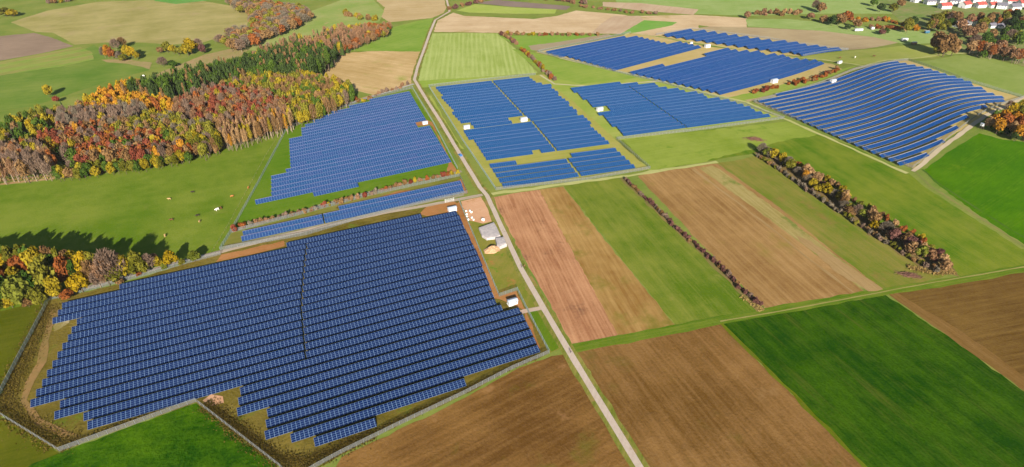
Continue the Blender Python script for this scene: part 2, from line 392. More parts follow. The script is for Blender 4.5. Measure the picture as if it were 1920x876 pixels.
ribbon('worn_path', [(105, 580), (90, 620), (78, 680), (58, 716), (44, 752), (70, 790), (118, 812), (150, 822)], 3.4, m_path, 5, 'worn sandy path around the left end of the rows', 0.6)
field('bare_soil', [(380, 752), (396, 740), (418, 744), (420, 756), (396, 762)], m_pink, 5, 'pink bare patch at the fence corner', 0.3)
m_white = field_mat('pale_rubble', C(196, 178, 138), C(150, 136, 80), 60, mid=1.6, fine=1.4)
field('rubble_patch', [(100, 612), (112, 600), (132, 596), (130, 606), (112, 618), (102, 622)], m_white, 6, 'pale rubble patch at the left end of the rows', 0.4)

m_westg = field_mat('compound_green', C(84, 124, 16), C(116, 138, 44), 66, streak=0.5, big=1.0)
field('compound_ground', [(538, 243), (600, 218), (700, 184), (770, 168), (815, 236), (860, 320), (800, 334), (640, 380), (520, 408), (436, 436), (480, 348)], m_westg, 3, 'green grass floor of the middle left solar field')
field('bare_soil', [(802, 228), (812, 232), (826, 262), (846, 304), (860, 322), (838, 322), (843, 302), (812, 240)], m_soil, 5, 'orange soil strip right of the middle left panels')
field('bare_soil', [(777, 228), (800, 225), (812, 230), (800, 236), (780, 237)], m_soil, 5, 'orange soil notch around the middle left hut')
m_stripg = field_mat('strip_grass', C(118, 122, 46), C(146, 136, 70), 66, streak=1.0, patch=(C(104, 92, 50), 0.58, 0.7, 10))
field('compound_ground', [(434, 438), (560, 404), (700, 366), (862, 330), (878, 364), (820, 378), (680, 414), (560, 446), (414, 471)], m_stripg, 3, 'grass floor of the narrow solar strip')
field('bare_soil', [(702, 372), (750, 358), (770, 356), (768, 362), (730, 372)], m_soil, 5, 'orange soil notch above the narrow strip')
field('bare_soil', [(858, 338), (866, 336), (878, 362), (868, 364)], m_soil, 5, 'orange soil at the right end of the narrow strip')

m_cg = field_mat('compound_ochre', C(156, 158, 68), C(180, 170, 92), 72, streak=0.8)
field('compound_ground', [(805, 164), (900, 152), (1000, 142), (1020, 140), (1080, 190), (1150, 258), (1218, 317), (1100, 334), (932, 357), (866, 262)], m_cg, 3, 'ochre grass floor of the central solar field')
m_cd = field_mat('compound_lime', C(142, 164, 62), C(172, 176, 90), 72, streak=0.6)
field('compound_ground', [(1008, 140), (1090, 158), (1230, 142), (1300, 165), (1400, 196), (1468, 224), (1300, 246), (1158, 264), (1215, 316), (1150, 258), (1080, 195)], m_cd, 4, 'lime grass lane between the central and right solar fields')
m_sandy = field_mat('compound_sand', C(186, 166, 96), C(202, 176, 122), 60, streak=0.8)
field('compound_ground', [(1414, 192), (1540, 155), (1660, 120), (1702, 114), (1800, 150), (1918, 184), (1850, 218), (1780, 258), (1712, 316), (1600, 268), (1500, 224)], m_sandy, 3, 'sandy floor of the curved hillside solar field')
field('compound_ground', [(1004, 98), (1100, 80), (1190, 62), (1330, 88), (1440, 98), (1560, 120), (1580, 130), (1460, 165), (1350, 186), (1270, 165), (1140, 128)], m_sandy, 2, 'sandy floor of the two upper right solar fields')
field('compound_ground', [(1225, 66), (1300, 54), (1440, 74), (1590, 94), (1500, 106), (1400, 96), (1300, 80)], m_sandy, 3, 'sandy floor of the farthest solar field')

# ---- lay-by with silage clamps
field('meadow_patch', [(862, 378), (905, 368), (950, 452), (1000, 546), (1055, 652), (1032, 662), (990, 584), (970, 545), (936, 556), (900, 470)], field_mat('verge_meadow', C(122, 130, 44), C(150, 138, 66), 20, mid=1.2, big=1.4, patch=(C(180, 122, 70), 0.56, 0.72, 12), patch2=(C(96, 140, 24), 0.6, 0.72, 9)), 3, 'patchy verge between the front fence and the road')
field('bare_soil', [(864, 378), (902, 370), (916, 396), (922, 416), (905, 420), (880, 414), (872, 398)], m_pink, 5, 'pink bare ground of the lay-by beside the junction')
field('meadow_patch', [(990, 584), (1010, 578), (1054, 650), (1034, 660)], field_mat('verge_green', C(84, 118, 20), C(112, 134, 36), 20), 5, 'bright green triangle by the lower fence corner')
m_gravel = field_mat('gravel', C(190, 162, 142), C(206, 182, 162), 20, streak=0.5, fine=0.9, sw=1)
ribbon('access_path', [(968, 588), (985, 584), (1016, 578)], 2.6, m_gravel, 7, 'gravel access path from the hut to the road')

# ---- roads
m_road = field_mat('road_concrete', C(196, 176, 158), C(212, 194, 178), 20, streak=0.9, sw=0.8, fine=0.5, big=0.6, patch=(C(178, 156, 136), 0.62, 0.75, 6))
m_verge = field_mat('road_verge', C(104, 118, 36), C(150, 142, 72), 20, streak=1.0, sw=1.0, mid=1.2, patch=(C(160, 134, 80), 0.52, 0.68, 10))
ROAD = [(1290, 1010), (1243, 944), (1199, 876), (1130, 764), (1067, 660), (1020, 580), (976, 503), (942, 430), (913, 367), (900, 352), (866, 296), (827, 230), (800, 188), (777, 150), (783, 126), (797, 88), (806, 62), (816, 38), (843, 22), (838, 2), (830, -22), (815, -70)]
ribbon('verge', ROAD, 7.0, m_verge, 6, 'grassy verge on both sides of the farm road', 0.35)
ribbon('road', ROAD, 2.9, m_road, 8, 'pale concrete farm road running through the solar park', 0.05)
m_track = field_mat('track', C(172, 156, 134), C(196, 178, 156), 66, streak=1.0, sw=0.8, patch=(C(140, 132, 90), 0.6, 0.72, 6))
ribbon('track', [(92, 558), (180, 536), (280, 508), (360, 486), (414, 473), (520, 446), (620, 422), (720, 400), (800, 386), (860, 375), (905, 366)], 3.2, m_track, 7, 'gravel track between the front field and the narrow strip', 0.2)
m_gtrack = field_mat('track_grey', C(148, 142, 112), C(170, 160, 134), 66, streak=1.0, sw=0.8)
ribbon('track', [(424, 464), (560, 434), (700, 400), (820, 375), (870, 366)], 3.0, m_gtrack, 6, 'grey stony strip along the narrow solar strip fence', 0.4)
ribbon('track', [(434, 434), (560, 398), (690, 362), (800, 336), (866, 322)], 3.2, m_gtrack, 6, 'grey track between hedge and narrow solar strip', 0.3)
m_fpath = field_mat('forest_path', C(172, 142, 96), C(190, 160, 116), 66, streak=0.9, sw=1.0, patch=(C(140, 130, 66), 0.58, 0.7, 8))
ribbon('forest_path', [(-160, 366), (0, 346), (110, 334), (220, 319), (320, 299), (400, 282), (470, 260), (520, 244), (560, 230), (620, 205), (690, 182), (774, 156)], 3.0, m_fpath, 5, 'sandy path along the forest edge', 0.35)
ribbon('road', [(548, 234), (620, 206), (690, 184), (776, 158)], 2.8, field_mat('lane_grey', C(172, 172, 160), C(190, 188, 176), 66, streak=0.6), 7, 'grey lane above the middle left solar field', 0.1)
m_lane = field_mat('lane_grass', C(176, 180, 104), C(196, 190, 128), 72, streak=1.0, sw=1)
ribbon('track', [(908, 366), (1000, 354), (1100, 340), (1180, 330), (1250, 318), (1345, 304)], 3.2, m_lane, 5, 'pale grassy track below the central solar field', 0.5)
ribbon('track', [(1010, 96), (1060, 112), (1140, 130), (1240, 152), (1330, 176), (1400, 192), (1500, 236), (1600, 280), (1700, 326)], 3.2, m_lane, 6, 'pale track beside the upper right solar fields', 0.4)
ribbon('track', [(1012, 141), (1040, 158), (1100, 162), (1180, 156), (1260, 152)], 2.2, field_mat('t3', C(196, 186, 140), C(206, 196, 156), 60), 7, 'sandy track behind the central fields', 0.3)
m_tsand = field_mat('track_sand', C(196, 176, 142), C(212, 194, 164), 50, streak=0.9, sw=1)
ribbon('track', [(1712, 322), (1760, 282), (1830, 230), (1880, 202), (1925, 180), (2060, 130)], 3.4, m_tsand, 7, 'sandy track down the right side of the hillside field', 0.3)
ribbon('track', [(1400, 190), (1470, 176), (1540, 156), (1600, 130), (1655, 120), (1700, 113)], 4.0, field_mat('t2', C(186, 164, 128), C(176, 160, 104), 60, streak=1.0), 6, 'brownish track above the hillside solar field', 0.4)
ribbon('track', [(1130, 90), (1180, 62), (1300, 80), (1420, 98), (1540, 112), (1620, 124)], 2.6, m_lane, 6, 'pale track between the farthest solar fields', 0.4)
ribbon('track', [(1620, 124), (1680, 112), (1760, 103), (1860, 96)], 2.2, m_lane, 5, 'grass track across the upper right meadow', 0.4)
ribbon('verge', [(866, 280), (850, 258), (820, 206), (806, 180)], 3.0, field_mat('t5', C(152, 168, 70), C(176, 176, 90), 20), 5, 'green verge right of the farm road', 0.3)

# ---- central & upper fields
m_P = field_mat('striped_green', C(150, 168, 76), C(176, 188, 106), azim((800, 148), (815, 64)), streak=0.8, sw=3, rows=(5.2, 0.6, C(190, 200, 122)))
field('field', [(808, 63), (870, 62), (934, 63), (970, 95), (1008, 137), (940, 142), (784, 152), (797, 98)], m_P, 1, 'light green striped field above the central panels')
field('field', [(786, 152), (880, 146), (1000, 139), (1014, 142), (900, 152), (806, 163), (790, 164)], field_mat('g7', C(140, 166, 60), C(166, 178, 84), 70), 2, 'pale grass headland north of the central panels')
m_Q = field_mat('tilled_tan', C(198, 168, 126), C(222, 194, 154), 85, streak=0.9, sw=6, patch=(C(176, 160, 96), 0.58, 0.75, 40))
field('field', [(814, 60), (818, 40), (850, 24), (870, 30), (1000, 36), (1045, 30), (1080, 20), (1170, 28), (1208, 38), (1168, 64), (1060, 62), (936, 62)], m_Q, 2, 'tan tilled field beyond the striped green field')
m_Q2 = field_mat('tilled_pink', C(190, 160, 128), C(206, 180, 148), azim((1110, 60), (1150, 30)), streak=0.9, sw=5)
field('field', [(1110, 62), (1128, 44), (1150, 30), (1200, 30), (1206, 38), (1168, 64)], m_Q2, 3, 'pinkish tilled field left of the upper solar field')
field('field', [(856, 20), (890, 8), (960, 14), (1044, 18), (1040, 26), (960, 26), (880, 24)], field_mat('lime_strip', C(158, 178, 74), C(180, 186, 98), 85), 3, 'lime green strip beyond the tan field')
field('field', [(890, 6), (930, 0), (1070, 12), (1062, 19), (960, 13)], field_mat('purple_soil', C(134, 116, 108), C(152, 132, 118), 85), 4, 'dark purplish ploughed strip near the top')
m_tan = field_mat('tan_stubble', C(184, 154, 98), C(216, 184, 132), azim((600, 130), (780, 160)), streak=1.1, sw=6, patch=(C(166, 164, 84), 0.56, 0.74, 30))
field('field', [(640, 100), (700, 96), (790, 97), (780, 130), (770, 160), (700, 178), (640, 164), (590, 140), (600, 118)], m_tan, 1, 'tan stubble field left of the farm road')
field('field', [(655, 96), (690, 84), (735, 52), (780, 40), (812, 34), (803, 66), (792, 97), (710, 96)], field_mat('g8', C(118, 152, 50), C(148, 168, 76), 40, streak=0.7), 2, 'green field left of the farm road above the stubble')
m_S = field_mat('tan_top', C(186, 160, 110), C(206, 180, 134), 80, streak=1.0, sw=8)
field('field', [(712, -40), (835, -40), (842, 6), (832, 24), (810, 34), (730, 42), (712, 30), (722, 14), (706, 2)], m_S, 2, 'tan field at the top left of the farm road')
m_T = field_mat('olive_pasture', C(156, 148, 84), C(182, 168, 108), 70, streak=0.6, sw=12, big=1.6, patch=(C(178, 158, 112), 0.55, 0.72, 60))
field('field', [(20, 42), (90, 20), (180, 4), (290, 0), (380, 2), (450, 14), (470, 28), (462, 50), (420, 68), (380, 80), (320, 84), (270, 80), (200, 80), (140, 84), (100, 62), (66, 60)], m_T, 2, 'large olive pasture at the upper left')
field('field', [(290, 2), (330, 8), (400, 0), (400, -30), (280, -30)], field_mat('g9', C(96, 152, 66), C(120, 160, 80), 70), 3, 'green meadow wedge at the very top left')
field('field', [(-60, 72), (0, 68), (64, 62), (100, 72), (137, 87), (80, 100), (0, 114), (-60, 122)], field_mat('purple_field', C(146, 124, 104), C(164, 140, 118), 70, streak=0.8, sw=5), 3, 'purplish brown ploughed field at the left edge')
field('field', [(-60, 130), (0, 116), (80, 101), (150, 88), (172, 98), (176, 112), (120, 124), (0, 142), (-60, 152)], field_mat('striped_crop', C(122, 152, 58), C(158, 166, 84), azim((0, 130), (160, 100)), streak=1.0, rows=(24.0, 0.7, C(164, 134, 90))), 4, 'brown and green striped field at the left edge')
field('field', [(160, 92), (176, 84), (196, 96), (205, 116), (270, 124), (280, 132), (210, 150), (150, 170), (60, 200), (-60, 215), (-60, 146), (0, 134), (120, 112)], field_mat('g10', C(98, 130, 46), C(130, 146, 66), 70, big=1.4, streak=0.6), 2, 'green meadow with single trees at the left')
m_scrub = field_mat('scrub_floor', C(178, 148, 108), C(150, 146, 84), 50, streak=0.4, mid=1.2)
field('scrub', [(190, 112), (240, 112), (285, 118), (280, 130), (240, 120), (200, 117)], m_scrub, 4, 'dry scrub patch under the upper left tree group')
field('scrub', [(300, 136), (330, 124), (380, 104), (430, 92), (470, 92), (450, 106), (380, 122), (330, 138), (296, 150), (280, 150)], m_scrub, 4, 'bare sandy scrub strip behind the dark conifers')
field('meadow_patch', [(440, 92), (520, 60), (560, 30), (640, 0), (700, 0), (720, 20), (712, 40), (640, 66), (560, 84), (480, 96)], field_mat('g11', C(136, 160, 74), C(170, 172, 104), 50, streak=0.5, patch=(C(190, 160, 118), 0.62, 0.75, 20)), 2, 'pale hillside meadow beyond the conifers')

# ---- upper right
field('field', [(936, 68), (1020, 66), (1130, 66), (1100, 74), (1030, 84), (1000, 96), (972, 88)], field_mat('g12', C(120, 160, 54), C(146, 168, 74), 80), 2, 'green triangle left of the upper solar field')
field('field', [(990, 86), (1040, 80), (1140, 64), (1150, 68), (1060, 84), (1010, 96), (996, 94)], field_mat('s12', C(160, 144, 116), C(176, 158, 126), 80), 3, 'grey brown ploughed wedge left of the upper solar field')
field('meadow_patch', [(1008, 100), (1060, 114), (1150, 132), (1250, 154), (1160, 156), (1060, 158), (1040, 150), (1010, 132), (960, 92)], field_mat('g13', C(128, 158, 56), C(156, 170, 78), 60), 2, 'green meadow below the upper solar field')
field('field', [(1180, 62), (1230, 42), (1310, 46), (1310, 54), (1260, 62), (1230, 68)], m_Q, 3, 'tan field left of the farthest solar field')
field('field', [(1160, 66), (1208, 38), (1270, 42), (1260, 48), (1200, 60)], field_mat('g14', C(110, 164, 62), C(134, 170, 80), 60), 4, 'green wedge above the upper solar field')
m_R2 = field_mat('brown_top', C(172, 150, 114), C(188, 168, 128), 70, streak=0.9, sw=6)
field('field', [(1300, 54), (1330, 50), (1420, 52), (1540, 58), (1640, 70), (1686, 80), (1620, 92), (1592, 94), (1440, 74)], m_R2, 2, 'brown tilled field beyond the farthest solar field')
field('field', [(1200, 30), (1300, 28), (1400, 34), (1400, 52), (1330, 50), (1300, 46), (1208, 42)], m_Q, 1, 'long tan field at the top')
m_gR = field_mat('g15', C(136, 162, 78), C(166, 180, 112), 70, big=0.9)
field('field', [(1398, 36), (1480, 36), (1560, 44), (1640, 52), (1760, 62), (1760, 80), (1700, 84), (1640, 70), (1540, 58), (1402, 50)], m_gR, 2, 'bright green meadow near the village')
field('field', [(1130, -40), (1300, -10), (1700, -30), (1760, 30), (1680, 26), (1540, 26), (1400, 30), (1300, 26), (1160, 10)], m_gR, 1, 'green slope at the top right')
field('field', [(1130, 4), (1200, 6), (1310, 18), (1300, 28), (1200, 20), (1130, 12)], m_Q2, 3, 'pinkish strip at the top right')
field('field', [(1692, 118), (1790, 104), (1840, 104), (1925, 128), (2080, 160), (2080, 215), (1925, 184), (1800, 150)], field_mat('g16', C(128, 148, 64), C(152, 164, 88), 60, streak=0.6), 2, 'olive green meadow right of the hillside field')
field('field', [(1500, 108), (1590, 96), (1690, 86), (1760, 84), (1790, 100), (1690, 112), (1620, 122), (1560, 116)], field_mat('g17', C(150, 162, 70), C(172, 172, 92), 60), 2, 'yellowish meadow with a few cows at the right')
field('field', [(1340, 188), (1400, 176), (1470, 158), (1540, 140), (1610, 122), (1560, 150), (1480, 172), (1400, 190)], field_mat('g18', C(132, 162, 56), C(160, 166, 80), 60), 4, 'green wedge with rusty scrub between solar fields')
field('village_green', [(1600, -40), (2200, -40), (2200, 200), (1925, 126), (1840, 100), (1780, 100), (1790, 70), (1700, 50)], field_mat('g19', C(110, 138, 62), C(148, 146, 92), 60, mid=1.2, patch=(C(160, 140, 104), 0.6, 0.7, 15)), 1, 'rough grass and gardens around the village')

# ------------------------------------------------------------------ solar rows
BLUE_A = (C(26, 66, 142, 0.62), C(52, 74, 150, 0.62))
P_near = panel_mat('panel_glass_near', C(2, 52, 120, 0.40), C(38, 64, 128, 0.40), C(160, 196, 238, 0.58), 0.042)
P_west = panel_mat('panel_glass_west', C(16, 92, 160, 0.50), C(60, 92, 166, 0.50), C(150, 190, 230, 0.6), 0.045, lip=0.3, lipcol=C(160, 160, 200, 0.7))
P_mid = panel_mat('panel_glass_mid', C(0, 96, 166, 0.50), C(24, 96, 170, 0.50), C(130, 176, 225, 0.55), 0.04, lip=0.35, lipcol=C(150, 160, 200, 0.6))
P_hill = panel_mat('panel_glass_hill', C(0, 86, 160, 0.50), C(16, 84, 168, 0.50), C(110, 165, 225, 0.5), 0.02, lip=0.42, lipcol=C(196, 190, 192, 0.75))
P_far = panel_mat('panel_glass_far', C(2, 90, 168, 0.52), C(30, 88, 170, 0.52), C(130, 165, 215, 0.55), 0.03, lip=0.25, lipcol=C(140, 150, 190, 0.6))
M_steel = plain('galvanised_steel', (0.22, 0.23, 0.24, 1), (0.14, 0.15, 0.16, 1), 2.0, 0.5, 0.4, 0.6)

def panel_row(A, B, mat, label, group, slant=3.5, tilt=22.0, low=0.8, mod=1.65, rows=4):
    """A, B: ground points under the TOP (north) edge; panels fall towards the camera side"""
    A = np.array(A); B = np.array(B); d = B - A; L = float(np.linalg.norm(d)); d = d / L
    n = np.array([-d[1], d[0]])              # northwards
    if n[1] < 0: n = -n
    fp = slant * cos(radians(tilt)); up = slant * sin(radians(tilt))
    org = A
    zg = terr(*org)
    root = empty('solar_panel_row', (org[0], org[1], zg))
    tag(root, label, 'solar panels', group)
    curved = near_hill([A[0], B[0]], [A[1], B[1]])
    seg = 3.3 if curved else 16.5
    k = max(1, round(L / seg)); T = 0.05
    v = []; f = []; uv = []
    for i in range(k + 1):
        s = L * i / k; p = A + d * s
        zt = terr(p[0], p[1]); q = p - n * fp; zl = terr(q[0], q[1])
        for (pp, z) in ((q, zl + low), (p, zt + low + up)):
            v.append((pp[0] - org[0], pp[1] - org[1], z - zg)); 
        for (pp, z) in ((q, zl + low - T), (p, zt + low + up - T)):
            v.append((pp[0] - org[0], pp[1] - org[1], z - zg))
    for i in range(k):
        a = 4 * i; b = a + 4; u0 = L * i / k / mod; u1 = L * (i + 1) / k / mod
        f.append((a, b, b + 1, a + 1)); uv += [(u0, 0), (u1, 0), (u1, rows), (u0, rows)]
        f.append((a + 2, a + 3, b + 3, b + 2)); uv += [(0.01, 0.01)] * 4
        f.append((a, a + 2, b + 2, b)); uv += [(0.0, 0.0)] * 4
        f.append((a + 1, b + 1, b + 3, a + 3)); uv += [(0.0, 0.0)] * 4
    e = 4 * k
    f.append((0, 1, 3, 2)); uv += [(0, 0)] * 4
    f.append((e, e + 2, e + 3, e + 1)); uv += [(0, 0)] * 4
    midx = []
    for i in range(k): midx += [0, 1, 0, 0]
    midx += [0, 0]
    o = mesh_obj('panel_surface', v, f, [mat, M_steel], root, uvs=uv, matidx=midx)
    if o.data.polygons[0].normal.z < 0: o.data.flip_normals()
    mb = MB(); kk = max(1, round(L / 4.8))
    for fr in (0.18, 0.82):
        for i in range(k):
            P = []
            for s in (L * i / k, L * (i + 1) / k):
                p = A + d * s - n * fp * fr; P.append((p[0] - org[0], p[1] - org[1], terr(p[0], p[1]) + low + up * (1 - fr) - 0.13 - zg))
            mb.tube(P[0], P[1], 0.06, 0.06, 4, False)
        for i in range(kk + 1):
            s = min(L - 0.3, max(0.3, L * i / kk)); p = A + d * s - n * fp * fr; z = terr(p[0], p[1]) - zg
            mb.tube((p[0] - org[0], p[1] - org[1], z - 0.3), (p[0] - org[0], p[1] - org[1], z + low + up * (1 - fr) - 0.1), 0.06, 0.06, 4, False)
    mb.build('support_frame', M_steel, root)
    return root

# front field: every row traced from its two ends (pixels at the top edge of the panels)
FL = [(535.7, 451.7), (224, 531), (117, 566), (109, 580), (99, 594), (144.5, 596), (135, 610), (128, 625), (118, 640), (108, 659), (98.5, 676), (89, 691), (79, 712), (68, 729.5), (57, 750), (112, 753), (101, 775), (155.5, 778), (163, 794), (449.5, 728), (446, 747), (443.6, 766), (500, 769), (497.7, 789), (496, 812.6), (544.5, 818), (588, 824)]
FR = [(788, 400), (856, 397), (862, 405), (866, 414), (870, 424), (875, 433), (880, 442), (884, 452), (888, 460), (893, 469), (897, 479), (901, 489), (904, 500.5), (909, 511), (913, 522), (917, 534), (922, 547), (926, 558.5), (936, 566.5), (970, 573), (978, 586), (985, 600), (993, 615), (999, 629), (1007, 645.5), (868.6, 707.7), (703, 785)]
ROWAZ = 66.2; RD = np.array([sin(radians(ROWAZ)), cos(radians(ROWAZ))]); RN = np.array([-RD[1], RD[0]])
NF = len(FL)
_m = [(np.array(W(*FL[i], 2.2)) @ RN + np.array(W(*FR[i], 2.2)) @ RN) / 2 for i in range(NF)]
_fit = np.polyfit(range(NF), _m, 2)
for i in range(NF):
    A = np.array(W(*FL[i], 2.2)); B = np.array(W(*FR[i], 2.2))
    off = 310.4 - 5.63 * i
    m = (A @ RN + B @ RN) / 2; off = 0.35 * m + 0.65 * off
    off = float(np.polyval(_fit, i))
    A = RD * (A @ RD) + RN * off; B = RD * (B @ RD) + RN * off
    if i == 0: where = 'the short row at the very top of the large front field'
    elif i == NF - 1: where = 'the short stub row at the very bottom of the large front field'
    else: where = None
    if 1 <= i <= 17:
        g0 = 571 - (i - 1) * 0.5 if i < 12 else 566.5 + (i - 11) * 1.2
        gx, gy = g0 + 2, 456 + (i - 1) * 14.1
        G = np.array(W(gx, gy, 1.5)); s = G @ RD
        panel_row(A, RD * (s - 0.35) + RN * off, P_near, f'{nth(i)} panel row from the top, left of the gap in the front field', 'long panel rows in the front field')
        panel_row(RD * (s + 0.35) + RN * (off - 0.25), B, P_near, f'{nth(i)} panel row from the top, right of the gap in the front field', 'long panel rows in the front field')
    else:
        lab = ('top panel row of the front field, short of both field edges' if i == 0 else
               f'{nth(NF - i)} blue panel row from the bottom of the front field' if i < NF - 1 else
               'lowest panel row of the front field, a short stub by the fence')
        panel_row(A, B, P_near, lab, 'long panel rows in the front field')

def clip_line(poly, P, d):
    """intersections of the line P + d s with a polygon -> list of (s0, s1)"""
    n = np.array([-d[1], d[0]]); out = []
    for i in range(len(poly)):
        a = np.array(poly[i]); b = np.array(poly[(i + 1) % len(poly)])
        fa = (a - P) @ n; fb = (b - P) @ n
        if (fa > 0) != (fb > 0):
            t = fa / (fa - fb); out.append(float(((a + (b - a) * t) - P) @ d))
    out.sort()
    return [(out[i], out[i + 1]) for i in range(0, len(out) - 1, 2)]

def block(poly_px, south, north, pitch, mat, where, group, unit=3.3, gaps=(), zoff=1.6, slant=4.05, tilt=22.0, low=0.75, minlen=6, mod=1.65, gapw=1.4):
    poly = [W(*p, zoff) for p in poly_px]
    s0 = [np.array(W(*p, zoff)) for p in south]; n0 = [np.array(W(*p, zoff)) for p in north]
    def dirof(q): d = q[1] - q[0]; return atan2(d[0], d[1])
    a0 = dirof(s0); a1 = dirof(n0); c0 = (s0[0] + s0[1]) / 2; c1 = (n0[0] + n0[1]) / 2
    am = (a0 + a1) / 2; nm = np.array([-cos(am), sin(am)])
    if nm[1] < 0: nm = -nm
    D = float((c1 - c0) @ nm); k = int(round(D / pitch)); out = []
    glines = [[np.array(W(*p, zoff)) for p in g] for g in gaps]
    for i in range(k + 1):
        t = i / k; a = a0 + (a1 - a0) * t; d = np.array([sin(a), cos(a)]); P = c0 + (c1 - c0) * t
        for (u, v) in clip_line(poly, P, d):
            cuts = [u]
            for g in glines:
                nn = np.array([-d[1], d[0]]); fa = (g[0] - P) @ nn; fb = (g[1] - P) @ nn
                if (fa > 0) != (fb > 0):
                    x = g[0] + (g[1] - g[0]) * (fa / (fa - fb)); s = float((x - P) @ d)
                    if u + 4 < s < v - 4: cuts.append(s)
            cuts.append(v); cuts.sort()
            for q in range(len(cuts) - 1):
                lo, hi = cuts[q], cuts[q + 1]
                if q > 0: lo += gapw / 2
                if q < len(cuts) - 2: hi -= gapw / 2
                if q == 0: lo = floor(lo / unit + 0.5) * unit
                if q == len(cuts) - 2: hi = floor(hi / unit + 0.5) * unit
                if hi - lo > minlen: out.append((i, q, len(cuts) - 1, P + d * lo, P + d * hi))
    for (i, q, nq, A, B) in out:
        side = '' if nq == 1 else (', left part' if q == 0 else ', right part' if q == nq - 1 else ', middle part')
        same = [o for o in out if o[0] == i]
        if nq == 1 and len(same) > 1: side = ', left piece' if all(np.linalg.norm(A) <= np.linalg.norm(o[3]) + 1e-6 for o in same) else ', right piece'
        nn = np.array([-(B - A)[1], (B - A)[0]]); nn = nn / np.linalg.norm(nn)
        if nn[1] < 0: nn = -nn
        h = slant * cos(radians(tilt)) / 2
        panel_row(A + nn * h, B + nn * h, mat, f'{nth(i + 1)} panel row from the bottom of {where}{side}', group, slant, tilt, low, mod)
    print('BLOCK', where, k + 1, len(out))

# middle left field
block([(478, 388), (495, 384), (675, 347), (674, 343), (828, 311), (826, 307), (843, 304), (822, 262), (806, 236), (779, 238), (776, 228), (798, 224), (771, 172), (740, 176), (728, 180), (705, 184), (684, 193), (662, 199), (640, 206), (615, 216), (590, 227), (567, 239), (566, 256), (541, 263), (541, 322), (509, 329), (508, 367), (484, 371)],
      [(495, 385), (675, 346)], [(700, 188), (775, 173)], 6.0, P_west, 'the middle left solar field', 'panel rows of the middle left solar field', zoff=1.2)
# narrow strip
block([(457, 455), (455, 434), (560, 409.5), (700, 377), (767, 360), (767, 352), (864, 332), (870, 367)],
      [(457, 448), (866, 358)], [(457, 430), (866, 343)], 5.4, P_west, 'the narrow solar strip', 'panel rows of the narrow solar strip', gaps=([(603, 392), (610, 426)],), zoff=1.2, gapw=0.8)
# central field: upper and lower parts
block([(910, 301), (1017, 283), (1018, 290), (1049, 287), (1143, 270), (1092, 217), (1040, 224), (960, 235), (873, 247)],
      [(910, 298), (1142, 267)], [(878, 247), (1088, 220)], 6.7, P_mid, 'the lower central field', 'panel rows of the lower central field', gaps=([(998, 229), (1048, 288)],), zoff=1.2, gapw=1.6, slant=4.1)
block([(884, 242.8), (886, 238), (878, 232), (865, 234), (817, 164), (920, 151), (990, 145), (1006, 158), (1016, 157), (1032, 160), (1087, 216.8), (1030, 224), (998, 228.3), (982, 217), (953, 221.5), (966, 232)],
      [(886, 238.6), (1084, 213.6)], [(817, 166), (988, 147)], 6.7, P_mid, 'the upper central field', 'panel rows of the upper central field', gaps=([(921, 151), (984, 218)],), zoff=1.2, gapw=1.6, slant=4.1)
block([(941, 352), (916, 311), (970, 303), (974, 309), (1020, 300), (1156, 279), (1194, 314), (1112, 331), (1106, 326), (1086, 328)],
      [(942, 349), (1190, 312)], [(918, 312), (1156, 281)], 6.8, P_mid, 'the small central field', 'panel rows of the small central field', gaps=([(1060, 295), (1088, 330)],), zoff=1.2, gapw=1.8, slant=4.1)
# right of centre
block([(1171, 254), (1124, 214), (1144, 208), (1136, 199), (1112, 200), (1070, 166), (1165, 155), (1168, 158), (1192, 155), (1196, 158), (1222, 155), (1240, 164), (1270, 166), (1285, 172), (1310, 174), (1330, 184), (1350, 185), (1370, 190), (1400, 200), (1420, 208), (1445, 219), (1334, 240), (1328, 238), (1238, 251), (1234, 247)],
      [(1171, 252), (1440, 217)], [(1070, 168), (1165, 156)], 6.6, P_mid, 'the solar field right of centre', 'panel rows of the field right of centre', gaps=([(1176, 160), (1292, 242)],), zoff=1.2, gapw=0.8, slant=4.1)
# two upper right fields
block([(1152, 131), (1025, 99), (1056, 89), (1170, 67), (1174, 72), (1195, 69), (1222, 76), (1252, 82), (1270, 79), (1312, 86), (1306, 92), (1246, 112), (1242, 115)],
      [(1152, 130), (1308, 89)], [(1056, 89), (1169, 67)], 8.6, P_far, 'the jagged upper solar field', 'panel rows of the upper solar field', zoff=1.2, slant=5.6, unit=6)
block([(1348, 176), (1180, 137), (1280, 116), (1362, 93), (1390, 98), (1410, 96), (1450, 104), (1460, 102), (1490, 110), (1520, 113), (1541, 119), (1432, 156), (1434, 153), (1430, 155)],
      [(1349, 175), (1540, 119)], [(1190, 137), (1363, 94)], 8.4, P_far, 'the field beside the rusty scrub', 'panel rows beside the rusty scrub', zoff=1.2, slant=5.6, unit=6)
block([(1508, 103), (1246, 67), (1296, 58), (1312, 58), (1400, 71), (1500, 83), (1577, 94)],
      [(1508, 102), (1576, 93)], [(1248, 68), (1298, 58)], 10.5, P_far, 'the farthest solar field', 'panel rows of the farthest solar field', zoff=1.2, slant=7.0, unit=6)

